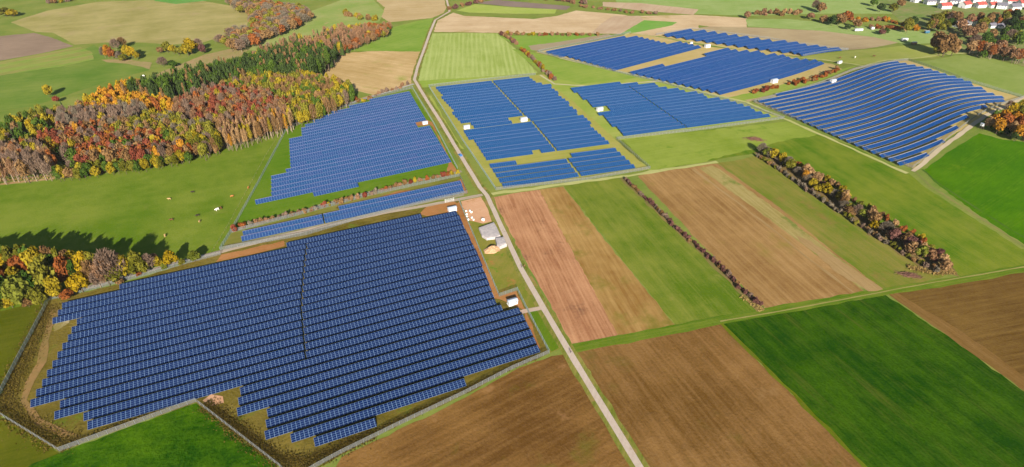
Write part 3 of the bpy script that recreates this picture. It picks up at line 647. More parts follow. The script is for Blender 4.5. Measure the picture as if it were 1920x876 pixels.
# hillside field, rows bend over the ridge
zE = lambda l: Q(3.81, (1600, 100), l)
ER = zE([(530, 720), (650, 625), (760, 530), (855, 460), (990, 390), (1098, 345), (1073, 315), (1008, 293), (945, 270), (912, 245), (852, 228), (826, 202), (766, 182), (710, 162), (660, 150), (610, 134), (567, 120), (525, 110), (485, 100), (440, 92), (402, 84)])
EL0 = np.array(W(*zE([(325, 795)])[0], 1.2)); RD2 = np.array([sin(radians(66)), cos(radians(66))]); RN2 = np.array([-RD2[1], RD2[0]])
ELf = np.array(W(1427, 193, 1.2))
for i in range(26):
    off = EL0 @ RN2 + 7.35 * i
    # left end along the boundary line EL0 -> ELf
    D = ELf - EL0; t = (off - EL0 @ RN2) / (D @ RN2)
    pl = EL0 + D * min(t, 1.0)
    sl = pl @ RD2
    if i < len(ER):
        wr = np.array(W(*ER[i], 1.4)); sr = wr @ RD2
    else: sr = 0
    if t > 1.0 and i >= len(ER): break
    if t > 1.04: sl = np.array(W(1550, 153, 1.2)) @ RD2 if t > 1.12 else np.array(W(1462, 181, 1.2)) @ RD2
    if i >= len(ER): break
    if sr - sl < 8: continue
    A = RD2 * sl + RN2 * (off + 2.0); B = RD2 * sr + RN2 * (off + 2.0)
    panel_row(A, B, P_hill, f'{nth(i + 1)} curved panel row from the bottom of the hillside field', 'curved panel rows on the hillside', slant=3.55, tilt=24, low=0.8)

# ------------------------------------------------------------------ trees: crown and trunk meshes
def quads_to_mesh(name, cen, nor, size, tint, asp=None, up=None):
    """many small leaf-clump faces: cen (N,3), nor (N,3), size (N)"""
    N = len(cen)
    nor = nor / (np.linalg.norm(nor, axis=1, keepdims=True) + 1e-9)
    r = RNG.normal(size=(N, 3)) if up is None else np.tile(np.array(up, dtype=float), (N, 1)) + RNG.normal(size=(N, 3)) * 0.18
    t = np.cross(nor, r); t /= (np.linalg.norm(t, axis=1, keepdims=True) + 1e-9)
    b = np.cross(nor, t)
    sz = size[:, None]; asx = 1.0 if asp is None else asp
    j = RNG.uniform(0.7, 1.15, size=(N, 4, 1))
    c = np.stack([cen - t * sz * asx * j[:, 0] * 0.5 - b * sz * 0.5 * j[:, 0], cen + t * sz * asx * j[:, 1] * 0.5 - b * sz * 0.5 * j[:, 1],
                  cen + t * sz * asx * j[:, 2] * 0.5 + b * sz * 0.5 * j[:, 2], cen - t * sz * asx * j[:, 3] * 0.5 + b * sz * 0.5 * j[:, 3]], axis=1)
    return c, np.repeat(tint, 4)

def mesh_from_quads(name, c, tint):
    N = len(c); me = bpy.data.meshes.new(name)
    me.vertices.add(N * 4); me.vertices.foreach_set('co', c.astype(np.float32).ravel())
    me.loops.add(N * 4); me.loops.foreach_set('vertex_index', np.arange(N * 4, dtype=np.int32))
    me.polygons.add(N); me.polygons.foreach_set('loop_start', np.arange(0, N * 4, 4, dtype=np.int32))
    try: me.polygons.foreach_set('loop_total', np.full(N, 4, dtype=np.int32))
    except Exception: pass
    a = me.attributes.new('tint', 'FLOAT', 'POINT'); a.data.foreach_set('value', tint.astype(np.float32))
    me.update(calc_edges=True); me.materials.append(None)
    return me

def crown_broad(n=900, lobes=12, h0=0.28, wide=1.0, leaf=0.13, squash=0.9, ragged=0.1):
    """unit tree: height 1, crown radius 0.5*wide ; returns quads"""
    cs, rs = [], []
    for i in range(lobes):
        a = i * 2.4 + RNG.uniform(0, 0.8); t = (i + 0.5) / lobes
        z = h0 + 0.12 + (0.80 - h0) * t; prof = sin(pi * min(1, (0.22 + 0.78 * t))) ** 0.6
        rr = 0.34 * wide * prof * RNG.uniform(0.55, 1.0)
        cs.append((rr * cos(a), rr * sin(a), z)); rs.append(RNG.uniform(0.13, 0.21) * (0.8 + 0.4 * prof))
    cs = np.array(cs); rs = np.array(rs); k = RNG.choice(lobes, n, p=rs ** 2 / (rs ** 2).sum())
    d = RNG.normal(size=(n, 3)); d /= np.linalg.norm(d, axis=1, keepdims=True)
    rad = rs[k] * (1 - np.abs(RNG.normal(size=n)) * 0.16 + (RNG.random(n) < ragged) * RNG.uniform(0, 0.35, n))
    p = cs[k] + d * rad[:, None] * np.array([1, 1, squash])
    nor = d * 1.0 + RNG.normal(size=(n, 3)) * 0.55
    tint = np.clip(0.5 + (RNG.random(lobes)[k] - 0.5) * 0.9 + RNG.normal(size=n) * 0.15, 0, 1)
    return quads_to_mesh('c', p, nor, leaf * RNG.uniform(0.45, 1.0, n), tint)

def crown_conifer(n=700, r=0.17, h0=0.12, leaf=0.12):
    t = RNG.random(n) ** 0.75; z = 1.0 - t * (1 - h0)
    lay = 0.75 + 0.35 * np.abs(np.sin(z * 34)); a = RNG.uniform(0, 2 * pi, n)
    rr = r * (t * 0.95 + 0.05) * lay * (1 - np.abs(RNG.normal(size=n)) * 0.15) * (1 + 0.18 * np.sin(a * 5 + z * 23))
    p = np.stack([rr * np.cos(a), rr * np.sin(a), z], axis=1)
    nor = np.stack([np.cos(a), np.sin(a), np.full(n, 0.7)], axis=1) + RNG.normal(size=(n, 3)) * 0.35
    return quads_to_mesh('c', p, nor, leaf * RNG.uniform(0.4, 0.9, n) * (0.5 + 0.5 * t), np.clip(RNG.normal(0.5, 0.22, n), 0, 1))

def crown_bare(n=850, wide=0.75, h0=0.25, tw=0.13):
    """leafless crown: upswept twigs as thin slivers"""
    a = RNG.uniform(0, 2 * pi, n); t = RNG.random(n) ** 0.7; z = h0 + (1 - h0) * t * 0.96
    prof = np.sin(np.pi * np.clip(0.16 + 0.8 * t, 0, 1)) ** 0.7
    rr = 0.46 * wide * prof * np.sqrt(RNG.random(n)) * (1 + 0.15 * np.sin(3 * a))
    p = np.stack([rr * np.cos(a), rr * np.sin(a), z], axis=1)
    dirv = np.stack([np.cos(a) * 0.5, np.sin(a) * 0.5, np.full(n, 1.0)], axis=1) + RNG.normal(size=(n, 3)) * 0.3
    dirv /= np.linalg.norm(dirv, axis=1, keepdims=True)
    side = np.cross(dirv, RNG.normal(size=(n, 3))); side /= np.linalg.norm(side, axis=1, keepdims=True)
    L = tw * RNG.uniform(0.5, 1.1, n)[:, None]; w = 0.018 * RNG.uniform(0.5, 1.3, n)[:, None]
    c = np.stack([p - side * w, p + side * w, p + dirv * L + side * w * 0.3, p + dirv * L - side * w * 0.3], axis=1)
    return c, np.repeat(np.clip(RNG.normal(0.5, 0.3, n), 0, 1), 4)

def crown_birch(n=900, wide=0.42):
    """narrow upright crown of small leaves hanging on tall thin stems"""
    t = RNG.random(n); z = 0.34 + 0.64 * t; a = RNG.uniform(0, 2 * pi, n)
    rr = 0.5 * wide * np.sin(np.pi * np.clip(0.12 + 0.82 * t, 0, 1)) ** 0.8 * np.sqrt(RNG.random(n)) * (1 + 0.3 * np.sin(a * 2 + z * 9))
    p = np.stack([rr * np.cos(a), rr * np.sin(a), z], axis=1)
    nor = np.stack([np.cos(a), np.sin(a), np.full(n, 0.4)], axis=1) + RNG.normal(size=(n, 3)) * 0.6
    return quads_to_mesh('c', p, nor, 0.055 * RNG.uniform(0.4, 1.1, n), np.clip(RNG.normal(0.5, 0.3, n), 0, 1), asp=0.6)

def crown_bush(n=420, lobes=7, leaf=0.30):
    a = RNG.uniform(0, 2 * pi, lobes); r = RNG.uniform(0.1, 0.55, lobes)
    cs = np.stack([r * np.cos(a), r * np.sin(a), RNG.uniform(0.3, 0.72, lobes)], axis=1); rs = RNG.uniform(0.24, 0.42, lobes)
    k = RNG.choice(lobes, n); d = RNG.normal(size=(n, 3)); d /= np.linalg.norm(d, axis=1, keepdims=True)
    p = cs[k] + d * (rs[k] * (1 - np.abs(RNG.normal(size=n)) * 0.2))[:, None]; p[:, 2] = np.maximum(p[:, 2], 0.04)
    return quads_to_mesh('c', p, d + RNG.normal(size=(n, 3)) * 0.6, leaf * RNG.uniform(0.4, 1, n), np.clip(0.5 + (RNG.random(lobes)[k] - 0.5) + RNG.normal(size=n) * 0.15, 0, 1))

def stem_mesh(kind):
    mb = MB()
    if kind == 'conifer': mb.tube((0, 0, -0.02), (0, 0, 0.9), 0.018, 0.004, 5)
    elif kind in ('birch', 'bare'):
        k = 3 if kind == 'birch' else 1
        for i in range(k):
            a = 2.1 * i; ox, oy = 0.05 * cos(a) * (k > 1), 0.05 * sin(a) * (k > 1)
            mb.tube((ox, oy, -0.02), (ox * 1.6, oy * 1.6, 0.5), 0.013, 0.009, 5); mb.tube((ox * 1.6, oy * 1.6, 0.5), (ox * 2.0 + 0.01, oy * 2, 0.93), 0.009, 0.003, 4)
        for i in range(6 if kind == 'birch' else 12):
            a = i * 2.4; z = 0.36 + 0.045 * i; q = 0.13 if kind == 'birch' else 0.24
            mb.tube((0, 0, z), (q * cos(a), q * sin(a), z + q * 1.1), 0.006, 0.002, 4)
    else:
        mb.tube((0, 0, -0.02), (0.01, 0, 0.42), 0.026, 0.017, 6); mb.tube((0.01, 0, 0.42), (0.0, 0.01, 0.8), 0.017, 0.005, 5)
        for i in range(5):
            a = i * 2.4; z = 0.26 + 0.08 * i; mb.tube((0.005, 0, z), (0.24 * cos(a), 0.24 * sin(a), z + 0.2), 0.011, 0.004, 4)
    me = bpy.data.meshes.new('trunk'); me.from_pydata(mb.v, [], mb.f); me.materials.append(None); return me

CR = {}
def protos():
    for i in range(4): CR.setdefault('broad', []).append(crown_broad(950, 11 + i, wide=RNG.uniform(0.85, 1.1)))
    for i in range(3): CR.setdefault('tall', []).append(crown_broad(800, 10, h0=0.34, wide=0.62, leaf=0.10))
    for i in range(3): CR.setdefault('conifer', []).append(crown_conifer(750, RNG.uniform(0.15, 0.2)))
    for i in range(3): CR.setdefault('bare', []).append(crown_bare())
    for i in range(3): CR.setdefault('birch', []).append(crown_birch())
    for i in range(5): CR.setdefault('bush', []).append(crown_bush())
protos()
CME = {k: [mesh_from_quads('crown', *q) for q in v] for k, v in CR.items()}
TME = {k: stem_mesh(k) for k in ('conifer', 'birch', 'bare', 'broad')}; TME['tall'] = TME['broad']

def LC(a, b, name): return leaf_mat(name, C(*a, 1.0), C(*b, 1.0))
LM = {
 'yellow': LC((150, 126, 18), (196, 162, 38), 'leaves_yellow'),
 'gold': LC((176, 118, 30), (208, 150, 50), 'leaves_gold'),
 'orange': LC((134, 74, 36), (172, 104, 54), 'leaves_orange'),
 'rust': LC((118, 58, 42), (158, 88, 64), 'leaves_rust'),
 'brownish': LC((130, 98, 60), (164, 128, 84), 'leaves_brown'),
 'olive': LC((96, 96, 26), (148, 142, 52), 'leaves_olive'),
 'mustard': LC((140, 122, 24), (182, 160, 46), 'leaves_mustard'),
 'green': LC((58, 84, 26), (94, 118, 44), 'leaves_green'),
 'lime': LC((104, 112, 36), (136, 140, 54), 'leaves_lime'),
 'spruce': LC((36, 56, 28), (80, 98, 50), 'needles_dark'),
 'mauve': LC((126, 104, 88), (158, 132, 112), 'twigs_mauve'),
 'grey': LC((122, 110, 94), (152, 138, 116), 'twigs_grey'),
 'purple': LC((104, 68, 62), (136, 96, 86), 'leaves_purple'),
 'tan': LC((164, 128, 88), (196, 158, 110), 'leaves_tan'),
 'pink': LC((140, 104, 74), (172, 132, 98), 'leaves_pink'),
}
M_bark = plain('bark', C(120, 104, 88), C(84, 70, 58), 1.5, 0.9, 0.1)
M_pale = plain('bark_pale', C(172, 152, 130), C(130, 110, 94), 1.2, 0.9, 0.1)
CWORD = {'yellow': 'bright yellow', 'gold': 'golden', 'orange': 'orange', 'rust': 'rust-red', 'brownish': 'brown', 'olive': 'olive-green', 'mustard': 'mustard', 'green': 'green',
         'lime': 'lime-green', 'spruce': 'dark green', 'mauve': 'bare mauve', 'grey': 'bare grey', 'purple': 'purplish', 'tan': 'pale tan', 'pink': 'pinkish'}
KNAME = {'broad': 'autumn_tree', 'tall': 'autumn_tree', 'conifer': 'spruce_tree', 'bare': 'bare_tree', 'birch': 'birch_tree'}
NT_IND = [0]

def place_tree(x, y, h, kind, colr, label, group, rad=None):
    """x, y world; one tree = Empty > crown, trunk"""
    r = empty(KNAME[kind], (x, y, terr(x, y)), random.uniform(0, 6.28))
    tag(r, label, 'spruce' if kind == 'conifer' else 'tree', group)
    wide = {'broad': 1.0, 'tall': 0.62, 'conifer': 0.36, 'bare': 0.7, 'birch': 0.42}[kind]
    sx = h if rad is None else rad * 2 / wide
    pale = kind == 'birch' or (kind == 'bare' and random.random() < 0.5)
    for nm, me, mt in (('crown', random.choice(CME[kind]), LM[colr]), ('trunk', TME[kind], M_pale if pale else M_bark)):
        o = bpy.data.objects.new(nm, me); COL.objects.link(o); o.parent = r; o.scale = (sx, sx, h)
        o.material_slots[0].link = 'OBJECT'; o.material_slots[0].material = mt
    NT_IND[0] += 1
    return r

def place_bush(x, y, h, rad, colr, label, group, name='shrub'):
    o = bpy.data.objects.new(name, random.choice(CME['bush'])); COL.objects.link(o)
    o.location = (x, y, terr(x, y)); o.rotation_euler = (0, 0, random.uniform(0, 6.28)); o.scale = (rad, rad, h)
    o.material_slots[0].link = 'OBJECT'; o.material_slots[0].material = LM[colr]
    return tag(o, label, 'shrub', group)

# ---- wood at the lower left, listed crown by crown (px of crown centre, height m, crown radius m)
WOOD = [(363, 480, 7, 3.2, 'lime', 'broad'), (318, 486, 9, 4.0, 'yellow', 'broad'), (297, 492, 7, 2.8, 'mustard', 'broad'), (289, 486, 7, 2.4, 'pink', 'bare'),
 (277, 492, 9, 3.4, 'mauve', 'bare'), (264, 500, 9, 3.0, 'olive', 'broad'), (248, 502, 10, 3.0, 'olive', 'tall'), (231, 500, 12, 4.0, 'mustard', 'broad'),
 (205, 500, 16, 6.5, 'mauve', 'bare'), (194, 510, 13, 5.0, 'pink', 'bare'), (214, 516, 10, 4.0, 'olive', 'tall'), (182, 524, 9, 3.5, 'mauve', 'bare'), (157, 498, 14, 5.0, 'yellow', 'broad'),
 (147, 530, 10, 5.2, 'yellow', 'broad'), (120, 508, 14, 4.8, 'orange', 'broad'), (100, 540, 11, 4.6, 'mustard', 'broad'), (76, 520, 15, 6.2, 'olive', 'broad'),
 (34, 545, 14, 6.5, 'lime', 'broad'), (28, 524, 12, 4.6, 'mustard', 'broad'), (10, 500, 13, 5.0, 'yellow', 'broad'), (38, 505, 13, 4.4, 'orange', 'broad'),
 (60, 497, 14, 4.2, 'mustard', 'broad'), (24, 497, 14, 3.6, 'olive', 'broad'), (85, 500, 12, 4.5, 'olive', 'broad'), (104, 500, 12, 3.2, 'green', 'broad'),
 (2, 545, 12, 5.5, 'green', 'broad'), (125, 552, 6, 3.0, 'orange', 'broad'), (18, 566, 7, 4.0, 'mustard', 'broad'), (70, 556, 9, 4.0, 'olive', 'broad'),
 (50, 566, 6, 3.2, 'brownish', 'broad'), (140, 510, 12, 3.0, 'green', 'broad'), (170, 512, 12, 3.4, 'brownish', 'bare'), (-22, 510, 14, 5.0, 'olive', 'broad'), (-28, 540, 14, 6.0, 'mustard', 'broad'),
 (20, 489, 15, 3.8, 'olive', 'broad'), (57, 489, 15, 3.6, 'green', 'tall'), (112, 492, 14, 3.4, 'olive', 'broad'), (140, 494, 13, 3.4, 'mustard', 'tall'), (175, 498, 14, 3.4, 'olive', 'broad'), (222, 496, 12, 3.2, 'brownish', 'tall'), (255, 492, 12, 3.0, 'olive', 'tall'), (-100, 500, 15, 5.0, 'olive', 'broad'), (-75, 490, 15, 4.6, 'green', 'tall'), (-120, 520, 15, 5, 'mustard', 'broad'), (-45, 488, 15, 4.2, 'mustard', 'tall'), (-140, 500, 15, 5, 'green', 'broad'), (-8, 486, 15, 3.6, 'green', 'tall'), (-90, 545, 14, 5.6, 'olive', 'broad'),
 (-55, 520, 14, 5.6, 'orange', 'broad'), (-60, 555, 12, 5.6, 'green', 'broad'), (0, 524, 13, 4.6, 'orange', 'broad'), (52, 534, 13, 4.4, 'green', 'broad'), (-12, 572, 8, 4.4, 'lime', 'broad'),
 (8, 484, 15, 3.0, 'green', 'tall'), (45, 487, 15, 3.2, 'olive', 'tall'), (72, 489, 15, 3.0, 'mustard', 'tall'), (-20, 486, 16, 3.8, 'olive', 'tall'), (128, 492, 13, 3.0, 'brownish', 'tall'), (92, 486, 14, 2.8, 'brownish', 'tall'),
 (340, 492, 4, 2.0, 'olive', 'broad'), (307, 500, 4, 2.0, 'lime', 'broad'), (260, 512, 4, 2.2, 'orange', 'broad'), (224, 528, 4, 2.2, 'brownish', 'broad')]
WOOD.sort(key=lambda t: t[0]); cc = {}
SP = {'broad': 'round tree', 'tall': 'slim tree', 'bare': 'leafless tree', 'conifer': 'conifer', 'birch': 'birch'}
for (px, py, h, r, c, k) in WOOD:
    if h >= 12: h *= 1.28
    elif h > 8: h *= 1.15
    x, y = W(px, py, h * 0.55); key = (c, k); cc[key] = cc.get(key, 0) + 1
    place_tree(x, y, h, k, c, f'{nth(cc[key])} {CWORD[c]} {SP[k]} from the left in the lower left wood', 'trees of the wood beside the front track', r)

def in_poly(x, y, P):
    c = False; n = len(P)
    for i in range(n):
        x1, y1 = P[i]; x2, y2 = P[(i + 1) % n]
        if (y1 > y) != (y2 > y) and x < (x2 - x1) * (y - y1) / (y2 - y1) + x1: c = not c
    return c

def scatter(px_poly, sp, z):
    P = [W(*p, z) for p in px_poly]; xs = [p[0] for p in P]; ys = [p[1] for p in P]; out = []
    y = min(ys); row = 0
    while y < max(ys):
        x = min(xs) + (row % 2) * sp / 2
        while x < max(xs):
            a, b = x + random.uniform(-.36, .36) * sp, y + random.uniform(-.36, .36) * sp
            if in_poly(a, b, P): out.append((a, b))
            x += sp
        y += sp * 0.87; row += 1
    return out

# ---- forest: patches (polygon over the visible crown tops), kind, colours, height, spacing
FOREST = [
 ('gold', [(138, 200), (176, 180), (213, 163), (262, 150), (236, 172), (280, 178), (326, 176), (322, 196), (250, 200), (150, 206)], [('broad', 'gold', 4), ('broad', 'yellow', 2), ('broad', 'orange', 1)], 15, 7.4),
 ('spruce', [(228, 170), (277, 150), (350, 133), (467, 110), (533, 86), (610, 88), (626, 98), (585, 130), (560, 138), (484, 138), (418, 150), (334, 178), (255, 172)], [('conifer', 'spruce', 6), ('tall', 'green', 3), ('birch', 'brownish', 2), ('tall', 'spruce', 3)], 21, 6.6),
 ('sprucepale', [(470, 100), (540, 78), (640, 54), (700, 52), (640, 84), (560, 120), (500, 128)], [('birch', 'pink', 3), ('conifer', 'spruce', 2), ('bare', 'pink', 2)], 18, 8.0),
 ('backbelt', [(600, 76), (660, 52), (736, 44), (730, 56), (660, 84), (628, 96)], [('tall', 'orange', 2), ('bare', 'pink', 2), ('conifer', 'spruce', 2), ('tall', 'brownish', 1)], 11, 7.5),
 ('olive', [(397, 160), (477, 143), (583, 141), (655, 158), (662, 172), (640, 186), (610, 200), (575, 216), (552, 214), (546, 198), (500, 172), (440, 168)], [('tall', 'olive', 4), ('tall', 'mustard', 3), ('broad', 'green', 2), ('tall', 'brownish', 2), ('bare', 'brownish', 2)], 16, 6.6),
 ('rust', [(333, 186), (393, 166), (500, 172), (546, 198), (540, 212), (430, 234), (330, 212)], [('broad', 'rust', 3), ('bare', 'mauve', 3), ('tall', 'orange', 1), ('bare', 'pink', 3), ('tall', 'rust', 2), ('tall', 'brownish', 2)], 16, 6.8),
 ('birch', [(408, 236), (470, 224), (547, 207), (547, 222), (500, 236), (432, 258), (412, 256)], [('birch', 'tan', 4), ('birch', 'gold', 1), ('birch', 'pink', 3), ('birch', 'mustard', 2), ('bare', 'brownish', 1)], 17, 5.0),
 ('mauve', [(107, 213), (150, 203), (255, 199), (275, 206), (234, 228), (165, 228), (103, 230)], [('bare', 'mauve', 5), ('bare', 'grey', 3), ('birch', 'pink', 1)], 16, 6.4),
 ('oliveb', [(200, 230), (283, 213), (400, 235), (412, 262), (380, 278), (340, 270), (300, 248), (215, 246)], [('tall', 'olive', 4), ('tall', 'mustard', 2), ('bare', 'grey', 2), ('broad', 'brownish', 2), ('tall', 'mustard', 1)], 15, 6.6),
 ('orange', [(84, 240), (200, 232), (300, 248), (360, 278), (330, 284), (220, 298), (130, 296), (70, 262)], [('broad', 'orange', 3), ('broad', 'rust', 4), ('tall', 'brownish', 3), ('broad', 'gold', 1), ('tall', 'green', 1), ('bare', 'mauve', 2)], 14, 7.0),
 ('westgreen', [(-70, 240), (0, 234), (65, 210), (128, 202), (90, 232), (65, 260), (0, 272), (-70, 280)], [('broad', 'green', 3), ('broad', 'olive', 3), ('broad', 'mustard', 2), ('conifer', 'spruce', 2), ('broad', 'yellow', 1)], 15, 7.0),
 ('mauvewest', [(-80, 284), (0, 276), (65, 264), (96, 290), (92, 312), (0, 318), (-80, 328)], [('bare', 'mauve', 4), ('birch', 'tan', 3), ('bare', 'pink', 2), ('birch', 'mustard', 1), ('broad', 'orange', 1)], 17, 6.2),
 ('edge', [(94, 314), (200, 306), (300, 292), (352, 284), (356, 292), (300, 302), (210, 315), (100, 325)], [('broad', 'green', 5), ('broad', 'mustard', 2), ('broad', 'olive', 3)], 10, 6.4),
 ('farwood', [(418, -6), (470, -2), (520, 4), (572, 14), (584, 26), (560, 40), (520, 58), (480, 72), (446, 88), (410, 76), (430, 56), (470, 50), (474, 24), (440, 10)], [('broad', 'brownish', 4), ('bare', 'mauve', 3), ('broad', 'olive', 2), ('broad', 'orange', 1), ('bare', 'grey', 2)], 13, 9.5),
]
FW = {'gold': 'golden block at the back of the forest', 'spruce': 'dark conifer belt', 'sprucepale': 'pale top end of the conifer belt', 'backbelt': 'belt right of the conifers',
      'olive': 'olive block beside the middle left field', 'rust': 'rust-red middle of the forest', 'birch': 'forest edge of pale stems above the pasture', 'mauve': 'leafless mauve block', 'oliveb': 'olive block in the forest front',
      'orange': 'orange block at the left front of the forest', 'westgreen': 'green left end of the forest', 'mauvewest': 'leafless front corner at the left', 'edge': 'low green front edge of the forest', 'farwood': 'wood on the far hillside'}
allf = []
for nm, poly, kinds, h, sp in FOREST:
    ks = [k for k in kinds for _ in range(k[2])]
    if nm != 'farwood': sp *= 0.72
    for (x, y) in scatter(poly, sp, h * 0.72):
        k, c, _ = random.choice(ks)
        if random.random() < 0.12 and nm not in ('spruce', 'farwood'): k, c = random.choice([('bare', 'mauve'), ('tall', 'brownish'), ('tall', 'olive'), ('broad', 'mustard')])
        allf.append((hypot(x, y), x, y, h * random.uniform(0.82, 1.15), k, c, nm, sp))
allf.sort(key=lambda t: t[0])
NFOR = 110
print('forest trees', len(allf))
stuffq = {}; stemq = {True: MB(), False: MB()}
for i, (d, x, y, h, k, c, nm, sp) in enumerate(allf):
    rad = sp * random.uniform(0.56, 0.74) if k in ('broad', 'tall', 'bare') else None
    if k == 'birch': rad = sp * 0.42
    if k == 'conifer': rad = sp * random.uniform(0.42, 0.52)
    if i < NFOR:
        place_tree(x, y, h, k, c, f'{CWORD[c]} {SP[k]} in the {FW[nm]}', f'{CWORD[c]} {SP[k]}s in the {FW[nm]}', rad)
    else:
        q, t = random.choice(CR[k]); wide = {'broad': 1.0, 'tall': 0.62, 'conifer': 0.36, 'bare': 0.7, 'birch': 0.42}[k]
        sx = rad * 2 / wide; a = random.uniform(0, 6.28)
        n = len(q); keep = slice(0, int(n * 0.55)); qq = q[keep].copy(); tt = t.reshape(-1, 4)[keep].ravel()
        X = qq[..., 0] * sx; Y = qq[..., 1] * sx
        qq[..., 0], qq[..., 1] = X * cos(a) - Y * sin(a) + x, X * sin(a) + Y * cos(a) + y
        qq[..., 2] = qq[..., 2] * h + terr(x, y)
        stuffq.setdefault(c, []).append((qq, np.clip(tt + random.uniform(-0.3, 0.3), 0, 1)))
        stemq[k in ('birch', 'bare')].tube((x, y, -0.3), (x, y, h * 0.85), h * 0.02, h * 0.005, 4, False)
# one object for the rest of the forest mass
names = sorted(stuffq); cs = []; ts = []; mi = []
for j, c in enumerate(names):
    for q, t in stuffq[c]: cs.append(q); ts.append(t); mi.append(np.full(len(q), j, dtype=np.int32))
cs = np.concatenate(cs); ts = np.concatenate(ts); mi = np.concatenate(mi)
me = mesh_from_quads('forest', cs, ts); me.materials.clear()
for c in names: me.materials.append(LM[c])
me.polygons.foreach_set('material_index', mi)
fo = bpy.data.objects.new('forest', me); COL.objects.link(fo)
tag(fo, 'dense mass of autumn forest behind the front trees', 'forest', None, 'stuff')
for pale, mb in stemq.items():
    if mb.v: mb.build('tree_stems', M_pale if pale else M_bark, fo)

# ------------------------------------------------------------------ hedges and shrubs
def along(px, step, z=0.0, jit=0.0):
    P = [np.array(W(*p, z)) for p in px]; out = []; carry = 0.0
    for a, b in zip(P[:-1], P[1:]):
        L = float(np.linalg.norm(b - a)); d = (b - a) / L; s = carry
        while s < L:
            out.append(a + d * s + np.array([-d[1], d[0]]) * random.gauss(0, jit)); s += step * random.uniform(0.75, 1.25)
        carry = s - L
    return out

def hedge(px, step, hr, rr, cols, where, group, jit=0.6, z=1.0, frm='top end'):
    for i, p in enumerate(along(px, step, z, jit)):
        c = random.choice(cols)
        place_bush(p[0], p[1], random.uniform(*hr), random.uniform(*rr), c, f'{CWORD[c]} shrub, {nth(i + 1)} in {where} from {frm}', group)

hedge([(1173, 336), (1226, 385), (1270, 428), (1330, 480), (1380, 528), (1424, 570)], 2.5, (1.6, 3.8), (1.4, 2.6), ['purple', 'purple', 'mauve', 'purple', 'brownish'], 'the thin purple hedge', 'shrubs of the thin purple hedge', 0.4, 1.2)
hedge([(440, 428), (470, 420), (520, 408), (600, 387), (690, 364), (780, 338), (864, 322)], 3.9, (2.6, 4.4), (1.9, 2.9), ['brownish', 'mauve', 'orange', 'mustard', 'grey', 'pink', 'rust', 'brownish'], 'the mixed middle hedge', 'shrubs of the mixed hedge', 0.5, 1.5, 'left end')
hedge([(672, 190), (700, 180), (740, 166), (772, 156)], 5.0, (2.5, 4.5), (2.2, 3.2), ['mauve', 'pink', 'mustard', 'brownish'], 'the middle left scrub', 'shrubs behind the middle left field', 1.4, 1.5, 'left end')
hedge([(575, 222), (600, 210), (640, 196), (668, 184)], 4.6, (2.5, 5), (2.2, 3.4), ['pink', 'orange', 'mustard', 'mauve'], 'the scrub at the forest corner', 'shrubs at the forest corner', 1.4, 1.5, 'left end')
hedge([(938, 62), (956, 72), (970, 82)], 5.5, (3.5, 5.5), (3, 4), ['brownish', 'pink', 'purple'], 'the short upper hedge', 'shrubs of the short upper hedge', 0.6, 2)
hedge([(978, 92), (1000, 110), (1020, 130), (1042, 150)], 4.8, (3.5, 5.5), (2.6, 3.8), ['brownish', 'pink', 'orange', 'mustard', 'mauve'], 'the upper middle hedge', 'shrubs of the upper middle hedge', 0.6, 2)
hedge([(950, 62), (1000, 64), (1060, 64), (1125, 64)], 7.5, (3.0, 5.0), (3.5, 5), ['brownish', 'orange', 'pink', 'mustard'], 'the green triangle hedge', 'shrubs of the hedge beyond the triangle', 1, 2, 'left end')
hedge([(1412, 172), (1430, 168), (1450, 164), (1458, 162)], 3.2, (2.5, 4.0), (2.6, 3.4), ['orange', 'rust', 'orange'], 'the left rusty scrub', 'rusty scrub bushes between the fields', 1.8, 1.5, 'left end')
hedge([(1482, 158), (1510, 152), (1540, 142), (1572, 128)], 3.2, (2.5, 4.6), (2.6, 3.8), ['orange', 'rust', 'brownish', 'orange'], 'the right rusty scrub', 'rusty scrub bushes between the fields', 2.0, 1.5, 'left end')

# thick hedge right: larger bushes and small trees
K1 = [(1425, 284), (1470, 300), (1530, 342), (1600, 392), (1660, 432), (1720, 470), (1782, 502)]
kc = ['brownish', 'brownish', 'mauve', 'grey', 'mustard', 'olive', 'grey', 'brownish', 'purple', 'tan', 'tan', 'brownish']
spec = {0: 'grey', 2: 'lime', 4: 'mustard', 9: 'lime', 16: 'gold', 19: 'mustard', 22: 'mustard', 33: 'lime', 37: 'yellow', 41: 'tan', 45: 'purple', 47: 'tan', 49: 'lime', 50: 'pink'}
for i, p in enumerate(along(K1, 3.1, 3.0, 2.0)):
    c = spec.get(i, random.choice(kc)); k = 'bare' if c in ('mauve', 'grey') else 'broad'
    place_tree(p[0], p[1], random.uniform(5.0, 9.5), k, c, f'{CWORD[c]} small tree, {nth(i + 1)} along the thick hedge from its top end', 'small trees of the thick hedge', random.uniform(3.0, 4.2))
hedge([(1422, 292), (1500, 344), (1580, 400), (1650, 446), (1720, 490), (1758, 508)], 3.3, (2.4, 3.8), (1.7, 2.5), ['mauve', 'grey', 'brownish', 'grey', 'olive'], 'the thick hedge front', 'low shrubs in front of the thick hedge', 0.7, 1.2)
hedge([(1448, 284), (1540, 328), (1610, 378), (1690, 424), (1770, 478)], 5.0, (3.2, 5.0), (2.4, 3.4), ['tan', 'brownish', 'mustard', 'olive', 'orange'], 'the thick hedge back', 'shrubs behind the thick hedge', 0.9, 2.0)

